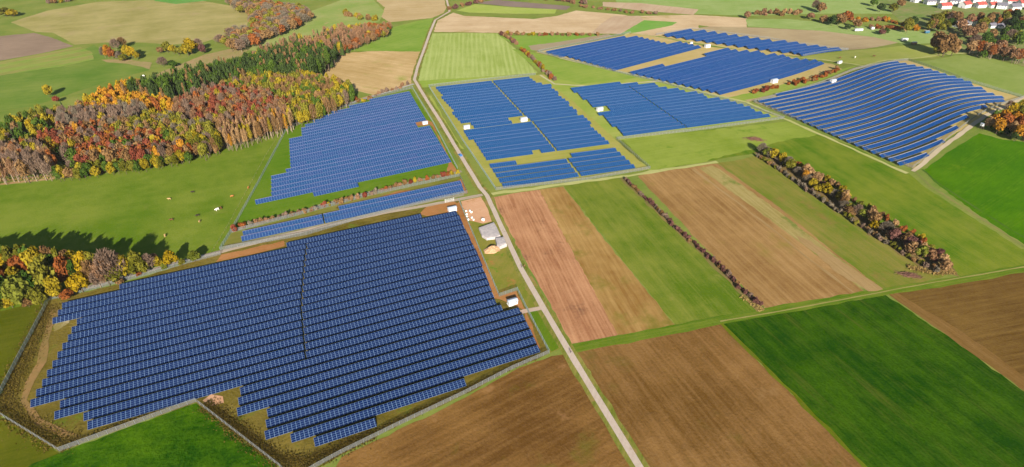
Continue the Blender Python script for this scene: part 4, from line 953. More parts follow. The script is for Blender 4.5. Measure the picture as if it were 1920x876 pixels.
# ---- groves and single trees further out
def grove(lst, where, group):
    cnt = {}
    for (px, py, h, r, c, k) in sorted(lst):
        x, y = W(px, py, h * 0.55); cnt[(c, k)] = cnt.get((c, k), 0) + 1
        place_tree(x, y, h, k, c, f'{nth(cnt[(c, k)])} {CWORD[c]} {SP[k]} from the left in {where}', group, r)
grove([(1880, 222, 14, 4, 'gold', 'broad'), (1866, 226, 12, 3.6, 'gold', 'broad'), (1856, 230, 10, 3.4, 'tan', 'broad'), (1874, 236, 12, 3.2, 'gold', 'tall'), (1888, 228, 14, 3.6, 'orange', 'tall'),
 (1898, 208, 14, 3.8, 'yellow', 'broad'), (1912, 212, 13, 4, 'olive', 'broad'), (1904, 226, 14, 3.6, 'gold', 'tall'), (1916, 232, 14, 3.6, 'orange', 'tall'), (1928, 222, 14, 4, 'gold', 'broad'),
 (1900, 240, 12, 3.4, 'tan', 'birch'), (1912, 248, 12, 3.4, 'gold', 'tall'), (1890, 244, 7, 3.4, 'spruce', 'broad'), (1864, 240, 5, 2.6, 'green', 'broad'), (1878, 246, 5, 2.8, 'green', 'broad'), (1905, 256, 7, 3.6, 'spruce', 'broad'), (1926, 250, 12, 4, 'orange', 'broad'),
 (1916, 200, 12, 3.6, 'mustard', 'broad'), (1934, 206, 12, 4, 'olive', 'broad'), (1945, 236, 14, 4.4, 'gold', 'broad'), (1950, 262, 9, 4, 'green', 'broad'), (1866, 214, 9, 3, 'green', 'conifer'), (1892, 200, 10, 2.8, 'mauve', 'bare')],
 'the golden grove', 'trees of the golden grove')
grove([(1760, 78, 22, 10, 'brownish', 'broad'), (1776, 84, 24, 11, 'brownish', 'broad'), (1790, 88, 19, 8, 'tan', 'broad'), (1764, 92, 14, 6, 'olive', 'broad')], 'the big far clump', 'trees of the big clump')
hx = []
for i in range(15): hx.append((1822 + i * 8 + random.uniform(-2, 2), 88 + i * 1.3 + random.uniform(-3, 3), 16, 4.6, random.choice(['tan', 'tan', 'orange', 'pink']), 'birch' if i % 2 else 'tall'))
hx += [(1845, 102, 9, 4, 'green', 'broad'), (1816, 92, 7, 3, 'spruce', 'broad'), (1925, 100, 10, 4, 'spruce', 'broad')]
grove(hx, 'the pale far stand', 'trees of the pale stand')
vx = []
for poly, n, cl in (([(1700, 34), (1780, 26), (1790, 50), (1740, 58), (1700, 52)], 13, ['spruce', 'green', 'olive', 'brownish', 'olive']), ([(1780, 30), (1830, 26), (1850, 60), (1800, 66)], 9, ['olive', 'pink', 'brownish', 'mauve']),
                    ([(1795, 68), (1925, 54), (1925, 90), (1830, 82), (1800, 80)], 16, ['brownish', 'pink', 'olive', 'green', 'mauve', 'lime']), ([(1830, 28), (1910, 24), (1925, 46), (1840, 44)], 14, ['brownish', 'mauve', 'orange', 'olive', 'spruce']),
                    ([(1880, 46), (1925, 30), (1925, 56), (1890, 60)], 6, ['spruce', 'spruce', 'green'])):
    for _ in range(n):
        for _t in range(40):
            a = random.uniform(min(p[0] for p in poly), max(p[0] for p in poly)); b = random.uniform(min(p[1] for p in poly), max(p[1] for p in poly))
            if in_poly(a, b, poly): break
        c = random.choice(cl); vx.append((a, b, random.uniform(10, 16), random.uniform(5, 7.5), c, 'bare' if c == 'mauve' else 'broad'))
grove(vx, 'the belt below the village', 'trees around the village')
grove([(1575, 36, 15, 9, 'brownish', 'broad'), (1587, 32, 16, 9, 'orange', 'broad'), (1562, 38, 13, 6, 'spruce', 'broad'), (1545, 36, 10, 6, 'brownish', 'broad'), (1530, 10, 14, 6, 'mauve', 'bare'), (1540, 14, 14, 7, 'brownish', 'broad'), (1520, 30, 9, 6, 'pink', 'broad'),
 (1608, 44, 11, 5, 'brownish', 'broad'), (1590, 50, 7, 5, 'spruce', 'broad'), (1402, 28, 10, 5, 'pink', 'broad'), (1640, 4, 12, 6, 'green', 'broad'), (1652, 14, 12, 6, 'spruce', 'broad'), (1676, 14, 12, 7, 'olive', 'broad'), (1690, 6, 12, 6, 'brownish', 'broad'), (1662, 58, 8, 4, 'green', 'broad'), (1654, 60, 7, 4, 'purple', 'broad')],
 'the far meadow clumps', 'trees near the far meadow')
grove([(200, 96, 14, 5, 'gold', 'broad'), (194, 98, 12, 4.4, 'grey', 'bare'), (208, 100, 12, 4, 'orange', 'broad'), (215, 84, 13, 5, 'mauve', 'bare'), (228, 80, 12, 5, 'brownish', 'bare'), (236, 96, 14, 6, 'mustard', 'broad'), (244, 98, 13, 6, 'yellow', 'broad'), (222, 104, 9, 4, 'grey', 'broad'), (230, 108, 8, 4, 'olive', 'broad'), (256, 104, 9, 4, 'mustard', 'broad')],
 'the compact upper left group', 'trees of the upper left group')
grove([(356, 86, 17, 8.5, 'yellow', 'broad'), (350, 92, 14, 6, 'mustard', 'broad'), (372, 84, 14, 5, 'mauve', 'bare'), (378, 92, 11, 4.4, 'purple', 'broad'), (312, 88, 12, 5.5, 'olive', 'broad'), (324, 92, 10, 5, 'mustard', 'broad'), (334, 96, 9, 5, 'olive', 'broad'), (300, 94, 7, 4, 'brownish', 'broad'), (304, 116, 10, 5, 'mauve', 'bare'), (324, 120, 6, 5, 'green', 'broad'),
 (412, 74, 11, 6, 'mauve', 'bare'), (430, 62, 12, 6, 'olive', 'broad'), (425, 78, 9, 5, 'pink', 'broad'), (88, 170, 11, 4.5, 'mustard', 'broad'), (104, 186, 6, 3.2, 'rust', 'broad'), (8, 22, 12, 8, 'olive', 'broad'), (22, 24, 10, 7, 'mustard', 'broad')],
 'the loose upper left trees', 'loose trees of the upper left pastures')
hedge([(92, 4), (110, 4), (138, -2)], 9, (5, 8), (5, 7), ['brownish', 'mauve', 'mustard'], 'the far hedge at the top left', 'shrubs of the far top left hedge', 1, 2, 'left end')
hedge([(646, 26), (676, 32), (706, 38)], 8, (5, 8), (5, 7), ['mustard', 'mauve', 'olive', 'brownish'], 'the far thicket left of the road', 'shrubs of the far thicket', 3, 2, 'left end')
hedge([(846, 16), (880, 6), (930, -4), (1000, -6), (1100, 6)], 9.5, (4, 7), (5, 7), ['brownish', 'mauve', 'pink', 'purple'], 'the long top hedge', 'shrubs of the long top hedge', 3, 2, 'left end')
hedge([(1090, 10), (1140, 16), (1190, 22), (1240, 24)], 10, (3, 5), (4, 6), ['pink', 'brownish', 'mauve'], 'the far brown hedge', 'shrubs of the far brown hedge', 3, 2, 'left end')
hedge([(1420, 24), (1460, 24), (1500, 26)], 7, (5, 8), (4.5, 7), ['pink', 'brownish', 'tan', 'pink'], 'the pink thicket in the far meadow', 'shrubs of the pink thicket', 6, 2, 'left end')
hedge([(1600, 38), (1660, 36), (1700, 46), (1720, 54), (1660, 52), (1625, 50)], 7, (4, 7), (4, 6), ['tan', 'gold', 'orange', 'pink'], 'the orange village hedge', 'shrubs below the village', 2.5, 2, 'left end')

# weedy band inside the front fence, uncountable
def tufts(name, px, width, n, colr, label, h=0.9, mats=None):
    P = [np.array(W(*p)) for p in px]; L = [float(np.linalg.norm(b - a)) for a, b in zip(P[:-1], P[1:])]; T = sum(L)
    cen = []; 
    for i in range(n):
        s = random.uniform(0, T); j = 0
        while j < len(L) - 1 and s > L[j]: s -= L[j]; j += 1
        d = (P[j + 1] - P[j]) / L[j]; p = P[j] + d * s + np.array([-d[1], d[0]]) * random.gauss(0, width / 2.6)
        hh = h * random.uniform(0.25, 1.0); cen.append((p[0], p[1], terr(p[0], p[1]) + 0.15 + hh * 0.5))
    cen = np.array(cen); nor = RNG.normal(size=(n, 3)) + np.array([0, -0.3, 0.6])
    q, t = quads_to_mesh('c', cen, nor, h * RNG.uniform(0.35, 1.0, n), np.clip(RNG.normal(0.5, 0.3, n), 0, 1))
    me = mesh_from_quads(name, q, t); o = bpy.data.objects.new(name, me); COL.objects.link(o)
    me.materials.clear(); me.materials.append(LM[colr]); return tag(o, label, 'weeds', None, 'stuff')
LM['weed'] = leaf_mat('weeds', C(96, 80, 36), C(134, 116, 50))
LM['dryweed'] = leaf_mat('weeds_dry', C(150, 120, 70), C(186, 160, 96))
LM['grassweed'] = leaf_mat('weeds_green', C(90, 116, 24), C(130, 146, 40))
tufts('weeds', [(96, 572), (62, 640), (30, 700), (10, 745), (20, 775), (60, 800), (112, 832), (150, 822)], 6.5, 8000, 'weed', 'brown weeds along the lower left fence', 0.55)
tufts('weeds', [(150, 826), (240, 792), (362, 746)], 1.8, 900, 'weed', 'thin weeds along the inside of the bottom fence', 0.7)
tufts('weeds', [(385, 756), (420, 784), (470, 825), (530, 866), (590, 864), (640, 838), (700, 812)], 5.0, 6500, 'weed', 'brown weeds in the bottom fence corner', 0.55)
tufts('weeds', [(700, 812), (760, 784), (860, 738), (960, 688), (1010, 668)], 1.9, 2600, 'weed', 'dark weeds along the lower right fence', 0.5)
tufts('undergrowth', [(0, 340), (100, 331), (210, 318), (300, 302), (370, 286)], 2.5, 1800, 'dryweed', 'pale tall grass between forest and sandy path', 0.9)
tufts('undergrowth', [(430, 268), (500, 246), (545, 230)], 2.5, 700, 'dryweed', 'dry undergrowth at the birch edge of the forest', 0.9)
tufts('undergrowth', [(1700, 500), (1745, 512), (1790, 510)], 3.2, 900, 'dryweed', 'pale dry grass at the lower end of the thick hedge', 0.9)
tufts('undergrowth', [(1420, 572), (1428, 584), (1390, 556)], 2.0, 300, 'dryweed', 'dry grass at the lower end of the purple hedge', 0.7)

# ------------------------------------------------------------------ fences
def fence_mat(name, col, cover):
    m = NT(name); d = m.n('BsdfDiffuse'); d.inputs[0].default_value = col; t = m.n('BsdfTransparent')
    mx = m.n('MixShader'); mx.inputs[0].default_value = cover; m.l(t.outputs[0], mx.inputs[1]); m.l(d.outputs[0], mx.inputs[2]); m.l(mx.outputs[0], m.out.inputs[0]); return m.m
M_mesh = fence_mat('wire_mesh', (0.17, 0.18, 0.18, 1), 0.36); M_mesh2 = fence_mat('wire_mesh_pale', (0.34, 0.42, 0.37, 1), 0.6)
M_post = plain('fence_post', (0.24, 0.25, 0.25, 1), None, 1, 0.5, 0.4, 0.3); M_post2 = plain('fence_post_pale', (0.36, 0.42, 0.38, 1), None, 1, 0.5, 0.4, 0.0)
def fence(px, label, h=2.4, group='wire fences around the solar fields', step=3.0, post=0.06, pale=False):
    P = [np.array(W(*p)) for p in px]; o0 = P[0]; z0 = terr(*o0)
    r = empty('wire_fence', (o0[0], o0[1], z0)); tag(r, label, 'fence', group)
    pts = densify(P, step, 0.0, closed=False); v = []; f = []; mb = MB()
    for i, p in enumerate(pts):
        z = terr(*p) - z0; x, y = p - o0
        v += [(x, y, z + 0.05), (x, y, z + h)]
        mb.tube((x, y, z - 0.3), (x, y, z + h + 0.08), post, post, 5)
        if i:
            f.append((2 * i - 2, 2 * i, 2 * i + 1, 2 * i - 1)); q = pts[i - 1] - o0; zq = terr(*pts[i - 1]) - z0
            mb.tube((q[0], q[1], zq + h), (x, y, z + h), 0.035, 0.035, 4, False)
    mesh_obj('wire_panel', v, f, M_mesh2 if pale else M_mesh, r); mb.build('fence_frame', M_post2 if pale else M_post, r)
    return r
fence([(-130, 690), (0, 778), (112, 847), (368, 754), (525, 876), (640, 1000)], 'wire fence along the lower left of the front field with a notch corner')
fence([(92, 563), (83, 584), (40, 666), (0, 743), (-60, 860)], 'straight wire fence at the left end of the front field', pale=True)
fence([(520, 920), (590, 878), (640, 851), (750, 797), (870, 740), (960, 693), (1030, 663)], 'wire fence between the lowest panel rows and the brown field')
fence([(1030, 663), (988, 582), (970, 545)], 'pale fence between the hut notch and the farm road', pale=True)
fence([(970, 545), (936, 557)], 'short wire fence behind the hut in the notch')
fence([(936, 557), (900, 472), (860, 377)], 'long pale fence right of the front field beside the lay-by', pale=True)
fence([(92, 563), (180, 542), (280, 515), (360, 492), (414, 478)], 'wire fence between the front panels and the gravel track')
fence([(413, 470), (575, 441), (675, 411), (825, 374), (876, 363), (862, 331)], 'wire fence along the lower and right side of the narrow strip')
fence([(413, 470), (433, 437), (484, 346), (538, 243)], 'pale wire fence between cow pasture and middle left field', pale=True)
fence([(433, 437), (560, 404), (690, 368), (862, 331)], 'wire fence above the narrow solar strip')
fence([(773, 165), (815, 236), (858, 318)], 'white looking fence between the middle left field and the road', pale=True)
fence([(538, 243), (600, 217), (690, 186), (773, 166)], 'wire fence below the grey lane of the middle left field')
fence([(804, 163), (866, 262), (930, 357)], 'pale fence along the left side of the central field', pale=True)
fence([(930, 357), (1100, 338), (1219, 317)], 'wire fence below the small central field')
fence([(1219, 317), (1156, 262), (1300, 246), (1470, 223)], 'wire fence around the lower side of the field right of centre')
fence([(804, 163), (900, 152), (1004, 141)], 'wire fence along the top of the central field')
fence([(1470, 223), (1400, 199), (1240, 156), (1100, 122), (1008, 98)], 'wire fence along the pale track of the upper right fields')
fence([(1413, 192), (1500, 228), (1600, 272), (1710, 316), (1780, 257), (1918, 184)], 'wire fence around the lower and right side of the hillside field')
fence([(1413, 192), (1470, 176), (1540, 156), (1600, 132), (1655, 121), (1702, 114), (1800, 148), (1918, 184)], 'wire fence along the top of the hillside field')
fence([(1008, 98), (1100, 80), (1182, 62)], 'wire fence at the upper edge of the jagged upper field')
fence([(1230, 66), (1298, 55), (1440, 73), (1590, 94), (1505, 106)], 'wire fence around the farthest solar field')
def pasture_fence(px, label):
    P = [np.array(W(*p)) for p in px]; o0 = P[0]; r = empty('pasture_fence', (o0[0], o0[1], terr(*o0))); tag(r, label, 'fence'); mb = MB(); wb = MB()
    pts = densify(P, 5.0, 0.05, closed=False)
    for i, p in enumerate(pts):
        x, y = p - o0; mb.tube((x, y, -0.2), (x, y, 1.2), 0.07, 0.07, 5)
        if i:
            q = pts[i - 1] - o0
            for z in (0.6, 1.1): wb.tube((q[0], q[1], z), (x, y, z), 0.02, 0.02, 3, False)
    mb.build('post_line', plain('wood_post', C(176, 150, 96), None, 1), r); wb.build('wire', M_post, r)
pasture_fence([(396, 476), (430, 420), (470, 345), (500, 290), (528, 247)], 'low wooden post fence in the cow pasture beside the tall fence')

# ------------------------------------------------------------------ huts, houses, small things
M_wh = plain('white_paint', (0.62, 0.61, 0.59, 1), (0.52, 0.51, 0.49, 1), 1.5, 0.6)
M_rf = plain('pale_roof', (0.42, 0.45, 0.50, 1), (0.32, 0.35, 0.4, 1), 2, 0.5)
M_dk = plain('dark_door', (0.12, 0.13, 0.13, 1), None, 2, 0.5)
def hut(px, py, rz, label, s=1.0, size=(5.2, 3.0, 2.7), group='transformer huts'):
    x, y = W(px, py); r = empty('transformer_hut', (x, y, terr(x, y)), rz); tag(r, label, 'hut', group); w, d, h = [q * s for q in size]
    b = MB(); b.box((0, 0, h / 2), (w, d, h)); b.box((0, 0, 0.08), (w + 0.5, d + 0.5, 0.16)); b.build('wall', M_wh, r)
    q = MB(); e = 0.25; a, c = w / 2 + e, d / 2 + e; z = h + 0.01
    q.poly([(-a, -c, z), (a, -c, z), (a, 0, z + 0.55), (-a, 0, z + 0.55)]); q.poly([(a, c, z), (-a, c, z), (-a, 0, z + 0.55), (a, 0, z + 0.55)])
    q.poly([(-a, -c, z), (-a, 0, z + 0.55), (-a, c, z)]); q.poly([(a, -c, z), (a, c, z), (a, 0, z + 0.55)]); q.poly([(-a, c, z), (a, c, z), (a, -c, z), (-a, -c, z)])
    q.build('roof', M_rf, r)
    for dx in (-0.5, 0.5):
        dr = MB(); dr.box((dx * 1.05 * s, -d / 2 - 0.03, 1.08), (0.95 * s, 0.05, 2.0)); dr.build('door', M_rf, r)
    vt = MB()
    for k in range(5): vt.box((w / 2 - 0.8, -d / 2 - 0.03, 1.5 + k * 0.15), (0.8, 0.05, 0.08))
    vt.build('vent', M_dk, r)
RZ = radians(90 - 66)
hut(848, 396, RZ, 'white transformer hut behind the topmost front panel row')
hut(961, 570, RZ, 'white transformer hut in the fenced notch right of the front rows', 0.9)
hut(797, 233, RZ, 'small white hut in the notch of the middle left field', 0.8)
hut(875, 241, RZ, 'white hut at the left side of the central field', 0.9)
hut(982, 227, RZ, 'white transformer hut in the clearing inside the central field', 1.05)
hut(1124, 208, RZ, 'white transformer hut left of the field right of centre', 1.05)
hut(1451, 155, RZ, 'white hut beside the left rusty scrub', 1.2)
hut(1561, 155, RZ, 'white hut above the hillside field', 1.05)
hut(1326, 89, RZ, 'white hut between the two upper right fields', 1.2)
hut(1574, 119, RZ, 'small white hut at the end of the right rusty scrub', 0.8)
hut(1296, 82, RZ, 'tiny white hut below the farthest field', 0.6)

# village
M_red = plain('red_tiles', C(196, 92, 84), C(170, 76, 66), 2, 0.8); M_gr = plain('grey_tiles', C(128, 124, 134), C(104, 102, 112), 2, 0.8); M_gl = plain('window_glass', (0.05, 0.06, 0.08, 1), None, 1, 0.2, 0.5)
def house(px, py, rz, w, d, h, red, label, wall=None):
    x, y = W(px, py); r = empty('house', (x, y, 0), rz); tag(r, label, 'house', 'houses of the village'); rh = d * 0.36
    b = MB(); b.box((0, 0, h / 2), (w, d, h)); n = len(b.v)
    for sx in (-1, 1):
        p = [(sx * w / 2, -d / 2, h), (sx * w / 2, d / 2, h), (sx * w / 2, 0, h + rh)]
        b.poly(p if sx > 0 else p[::-1])
    b.build('wall', wall or M_wh, r)
    q = MB(); e = 0.5; a = w / 2 + e; c = d / 2 + e; z = h - e * rh / (d / 2)
    for sy in (-1, 1):
        pts = [(-a, sy * c, z), (a, sy * c, z), (a, 0, h + rh + .02), (-a, 0, h + rh + .02)]
        up = [(p[0], p[1], p[2] + 0.22) for p in pts]
        q.poly(pts[::sy]); q.poly(up[::-sy]); q.poly([pts[0], up[0], up[1], pts[1]]); q.poly([pts[1], up[1], up[2], pts[2]]); q.poly([pts[3], up[3], up[0], pts[0]])
    ro = q.build('roof', M_red if red else M_gr, r); ch = MB(); ch.box((w * 0.2, d * 0.1, h + rh * 0.9), (0.8, 0.8, rh * 0.9 + 1.2)); ch.build('chimney', M_gr, ro)
    nx = max(2, int(w / 3.6))
    for k in range(nx):
        for zz in ([1.5, 4.1] if h > 4.6 else [1.5]):
            wd = MB(); wd.box(((k + 0.5) * w / nx - w / 2, -d / 2 - 0.03, zz), (1.2, 0.08, 1.3)); wd.build('window', M_gl, r)
    dd = MB(); dd.box((-w / 2 - 0.03, 0, 1.1), (0.08, 1.1, 2.1)); dd.build('door', M_dk, r)
HS = [(1716, 4, .3, 12, 9, 5, 0), (1742, 8, .1, 14, 9, 5, 0), (1764, 6, .2, 14, 10, 5.6, 1), (1770, 16, .15, 16, 9, 5, 1), (1788, 8, -.4, 12, 9, 5.4, 0), (1802, 6, .9, 12, 9, 5.4, 0), (1808, 14, .5, 16, 10, 5.4, 1),
      (1832, 4, .1, 22, 10, 5.6, 1), (1836, 14, .2, 14, 9, 4.8, 1), (1862, 6, .05, 18, 10, 6, 0), (1858, 14, .3, 12, 9, 4.6, 1), (1876, 16, -.5, 12, 9, 5, 0), (1892, 8, .1, 16, 10, 5.6, 1), (1900, 18, .2, 16, 10, 5, 0), (1916, 12, .1, 14, 10, 5.6, 1),
      (1784, -6, .2, 14, 9, 5.4, 1), (1750, -6, .1, 13, 9, 5, 1), (1820, -8, .3, 14, 9, 5.4, 0), (1850, -8, .3, 14, 9, 5.4, 1), (1890, -6, -.2, 15, 9, 5.4, 1), (1918, -2, .1, 15, 9, 5.4, 0), (1800, 50, .3, 18, 9, 4.2, 0), (1818, 47, .4, 10, 9, 6.2, 1), (1858, 52, .2, 9, 7, 3.4, 0), (1874, 52, .1, 9, 6, 3, 0), (1938, 20, .1, 15, 10, 5.4, 1)]
kn = {0: 0, 1: 0}
for t in sorted(HS):
    kn[t[6]] += 1
    house(*t[:6], t[6], f'white village house with {"red" if t[6] else "grey"} roof, {nth(kn[t[6]])} {"red" if t[6] else "grey"}-roofed one from the left')

# people, cows: skinned figures
def skin_mesh(name, verts, edges, radii, mat, sub=1):
    me = bpy.data.meshes.new(name); me.from_pydata(verts, edges, []); o = bpy.data.objects.new(name, me); COL.objects.link(o)
    o.modifiers.new('s', 'SKIN'); sv = me.skin_vertices[0].data if me.skin_vertices else None
    if sv is None:
        bm = bmesh.new(); bm.from_mesh(me); bm.verts.layers.skin.verify(); bm.to_mesh(me); bm.free(); sv = me.skin_vertices[0].data
    for i, r in enumerate(radii): sv[i].radius = (r, r) if not isinstance(r, tuple) else r
    sv[0].use_root = True
    m2 = o.modifiers.new('u', 'SUBSURF'); m2.levels = sub
    dg = bpy.context.evaluated_depsgraph_get(); out = bpy.data.meshes.new_from_object(o.evaluated_get(dg)); out.name = name
    bpy.data.objects.remove(o); out.materials.clear()
    for q in (mat if isinstance(mat, list) else [mat]): out.materials.append(q)
    out.polygons.foreach_set('use_smooth', [True] * len(out.polygons)); return out

def cow_mesh():
    V = [(0, 0, 1.02), (0.55, 0, 1.05), (0.85, 0, 1.15), (1.12, 0, 1.12), (1.40, 0, 0.92), (-0.5, 0, 1.05), (-0.78, 0, 1.08), (-0.90, 0, 0.8), (-0.93, 0, 0.45)]
    E = [(0, 1), (1, 2), (2, 3), (3, 4), (0, 5), (5, 6), (6, 7), (7, 8)]; R = [(.42, .38), (.38, .33), (.25, .2), (.17, .15), (.10, .10), (.4, .34), (.25, .22), .04, .03]
    for sy in (-1, 1):
        n = len(V); V += [(0.58, sy * .22, 0.72), (0.56, sy * .22, 0.38), (0.60, sy * .22, 0.02)]; E += [(1, n), (n, n + 1), (n + 1, n + 2)]; R += [.13, .07, .06]
        n = len(V); V += [(-0.55, sy * .22, 0.74), (-0.70, sy * .22, 0.42), (-0.62, sy * .22, 0.02)]; E += [(5, n), (n, n + 1), (n + 1, n + 2)]; R += [.17, .075, .06]
        n = len(V); V += [(1.10, sy * .25, 1.2)]; E += [(3, n)]; R += [.05]
    return skin_mesh('cow', V, E, R, [None], 1)
COWM = cow_mesh()
CM = {'tan': plain('hide_tan', C(206, 168, 110), None, 3), 'brown': plain('hide_brown', C(120, 74, 44), None, 3), 'dark': plain('hide_dark', C(62, 50, 40), None, 3), 'orange': plain('hide_orange', C(196, 128, 66), None, 3), 'white': plain('hide_white', (0.8, 0.76, 0.68, 1), (0.7, 0.66, 0.58, 1), 2)}
def cow(px, py, c, label, s=1.1):
    x, y = W(px, py); o = bpy.data.objects.new('cow', COWM); COL.objects.link(o); o.location = (x, y, terr(x, y) + 0.01); o.rotation_euler = (0, 0, random.uniform(0, 6.28)); o.scale = (s, s, s)
    o.material_slots[0].link = 'OBJECT'; o.material_slots[0].material = CM[c]; tag(o, label, 'cow', 'cows grazing on the pastures')
for t in [(318, 375, 'tan', 'tan cow grazing upper left in the cow pasture'), (362, 362, 'dark', 'dark cow standing highest in the middle of the cow pasture'), (435, 370, 'orange', 'orange-brown cow grazing near the low post fence'),
          (408, 395, 'white', 'white cow, the brightest in the cow pasture', 1.35), (415, 392, 'brown', 'brown cow right beside the white cow'), (371, 406, 'dark', 'dark cow just above the pale spotted one'), (375, 417, 'tan', 'pale cow lowest of the middle pair'),
          (322, 414, 'brown', 'brown cow in the middle left of the pasture'), (310, 444, 'tan', 'tan cow lowest of all in the cow pasture'), (466, 354, 'orange', 'orange cow against the fence near the panels'),
          (1603, 109, 'white', 'white cow on the yellowish meadow at the right', 1.4), (1638, 107, 'brown', 'brown cow on the yellowish meadow at the right', 1.3), (1575, 110, 'brown', 'brown cow nearest the small hut on the yellowish meadow', 1.3),
          (266, 146, 'dark', 'dark cow behind the forest on the left meadow', 1.3), (270, 144, 'white', 'white cow behind the forest on the left meadow', 1.3)]: cow(*t)

def person(px, py, rz, shirt, label):
    V = [(0, 0, .98), (0, 0, 1.18), (0, 0, 1.42), (0, 0, 1.52), (0, 0.01, 1.64), (0, 0.01, 1.72)]; E = [(0, 1), (1, 2), (2, 3), (3, 4), (4, 5)]; R = [(.15, .11), (.14, .1), (.17, .1), .055, (.085, .1), (.07, .08)]
    for s in (-1, 1):
        n = len(V); st = 0.16 * s
        V += [(s * .10, 0, .90), (s * .11, st * .5 + .03, .50), (s * .11, st, .08), (s * .11, st + .15, .04)]; E += [(0, n), (n, n + 1), (n + 1, n + 2), (n + 2, n + 3)]; R += [.1, .06, .045, .04]
        n = len(V); V += [(s * .2, 0, 1.4), (s * .25, -st * .3, 1.13), (s * .26, -st * .8 + .06, .88), (s * .26, -st * .8 + .09, .80)]; E += [(2, n), (n, n + 1), (n + 1, n + 2), (n + 2, n + 3)]; R += [.065, .045, .03, .032]
        for k in range(5):
            m = len(V); V += [(s * .26 + (k - 2) * .016, -st * .8 + .10 + (0.03 if k == 0 else 0), .71 + (0.04 if k == 0 else abs(k - 2.5) * 0.006))]; E += [(n + 3, m)]; R += [.009]
    me = skin_mesh('person', V, E, R, [plain('skin', C(214, 170, 140), None, 5), shirt, plain('trousers', C(52, 58, 78), None, 5)], 1)
    for p in me.polygons:
        z = p.center.z; ax = abs(p.center.x); p.material_index = 0 if z > 1.47 or (z < .9 and ax > .2) else 1 if z > .95 else 2
    x, y = W(px, py); o = bpy.data.objects.new('person', me); COL.objects.link(o); o.location = (x, y, 0.36); o.rotation_euler = (0, 0, rz); tag(o, label, 'person')
    hb = skin_mesh('hair', [(0, -0.01, 1.70), (0, -0.02, 1.76)], [(0, 1)], [(.085, .1), (.07, .08)], plain('hair', C(58, 42, 32), None, 5), 1)
    h = bpy.data.objects.new('hair', hb); COL.objects.link(h); h.parent = o
    return o
person(978.5, 503, 0.3, plain('jacket_dark', C(40, 44, 60), None, 5), 'walker in a dark jacket, left of a pair on the farm road')
person(983, 503, 0.3, plain('jacket_red', C(150, 60, 60), None, 5), 'walker in a reddish jacket, right of a pair on the farm road')
person(1070, 663, 2.8, plain('jacket_black', C(28, 28, 32), None, 5), 'lone walker in black at the road crossing')

def car(px, py, rz, col, label, L=4.4):
    x, y = W(px, py); r = empty('parked_car', (x, y, 0.4), rz); tag(r, label, 'car')
    prof = [(-2.2, .35), (-2.2, .85), (-1.9, .98), (-1.45, 1.42), (0.35, 1.46), (1.05, .98), (2.05, .84), (2.2, .6), (2.2, .35)]
    b = MB()
    for s in (-1, 1): b.poly([(a * L / 4.4, s * .88 * (0.86 if z > 1.2 else 1), z) for a, z in (prof if s < 0 else prof[::-1])])
    for i in range(len(prof)):
        a, z = prof[i]; c, w2 = prof[(i + 1) % len(prof)]; ka = .88 * (0.86 if z > 1.2 else 1); kb = .88 * (0.86 if w2 > 1.2 else 1)
        b.poly([(a, -ka, z), (a, ka, z), (c, kb, w2), (c, -kb, w2)])
    b.build('body', plain('car_paint', col, None, 1, 0.25, 0.5), r)
    g = MB(); g.poly([(0.42, -.7, 1.44), (1.02, -.8, 1.02), (1.02, .8, 1.02), (0.42, .7, 1.44)]); 
    for s in (-1, 1): g.poly([(-1.4, s * .83, 1.02), (0.8, s * .86, 1.02), (0.3, s * .78, 1.38), (-1.3, s * .78, 1.38)])
    for i in range(len(g.v)): a = g.v[i]; g.v[i] = (a[0] + .02, a[1] * 1.03, a[2] + .02)
    g.build('window', M_gl, r)
    for sx in (-1.35, 1.35):
        for s in (-1, 1):
            wl = MB(); wl.tube((sx, s * .7, .33), (sx, s * .92, .33), .33, .33, 14); wl.build('wheel', M_dk, r)
car(863, 293, radians(90 + 30), (0.05, 0.16, 0.4, 1), 'small blue car driving on the farm road beside the middle left field')

# silage clamps, sand heap, wrapped bales
M_tarp = plain('pale_tarp', C(226, 214, 208, 0.8), C(200, 190, 188, 0.8), 0.7, 0.7)
def clamp_heap(px, h, label, folds):
    P = [np.array(W(*p)) for p in px]; c = sum(P) / len(P); o0 = c; n = len(P); D = densify(P, 1.5, 0.04); v = []; f = []
    rings = [(1.0, 0.0), (1.0, h * .55), (0.94, h * .9), (0.7, h), (0.35, h * 1.03)]; m = len(D)
    for k, z in rings:
        for p in D:
            q = (p - c) * k; b = 0.03 * sin((p[0] * .4 + p[1] * .91) * k * folds) if z > h * .6 else 0
            v.append((q[0], q[1], z + b + 0.25))
    v.append((0, 0, h * 1.03 + 0.25))
    for r in range(len(rings) - 1):
        for i in range(m): j = (i + 1) % m; f.append((r * m + i, r * m + j, (r + 1) * m + j, (r + 1) * m + i))
    for i in range(m): f.append(((len(rings) - 1) * m + i, (len(rings) - 1) * m + (i + 1) % m, len(v) - 1))
    o = mesh_obj('silage_clamp', v, f, M_tarp); o.location = (c[0], c[1], 0); bm = bmesh.new(); bm.from_mesh(o.data); bmesh.ops.recalc_face_normals(bm, faces=bm.faces[:]); bm.to_mesh(o.data); bm.free()
    return tag(o, label, 'silage clamp')
clamp_heap([(897.4, 430.4), (926.4, 420.2), (933, 432), (938.8, 445.8), (930, 449.4), (912.5, 451.6), (903.7, 445.8)], 1.6, 'large silage clamp under a whitish ribbed cover beside the road', 1.9)
clamp_heap([(928.6, 451), (944.7, 449.5), (950.5, 463.3), (937.4, 468.5), (931.5, 464.8)], 2.2, 'small silage clamp under a whitish cover beside the road', 1.4)
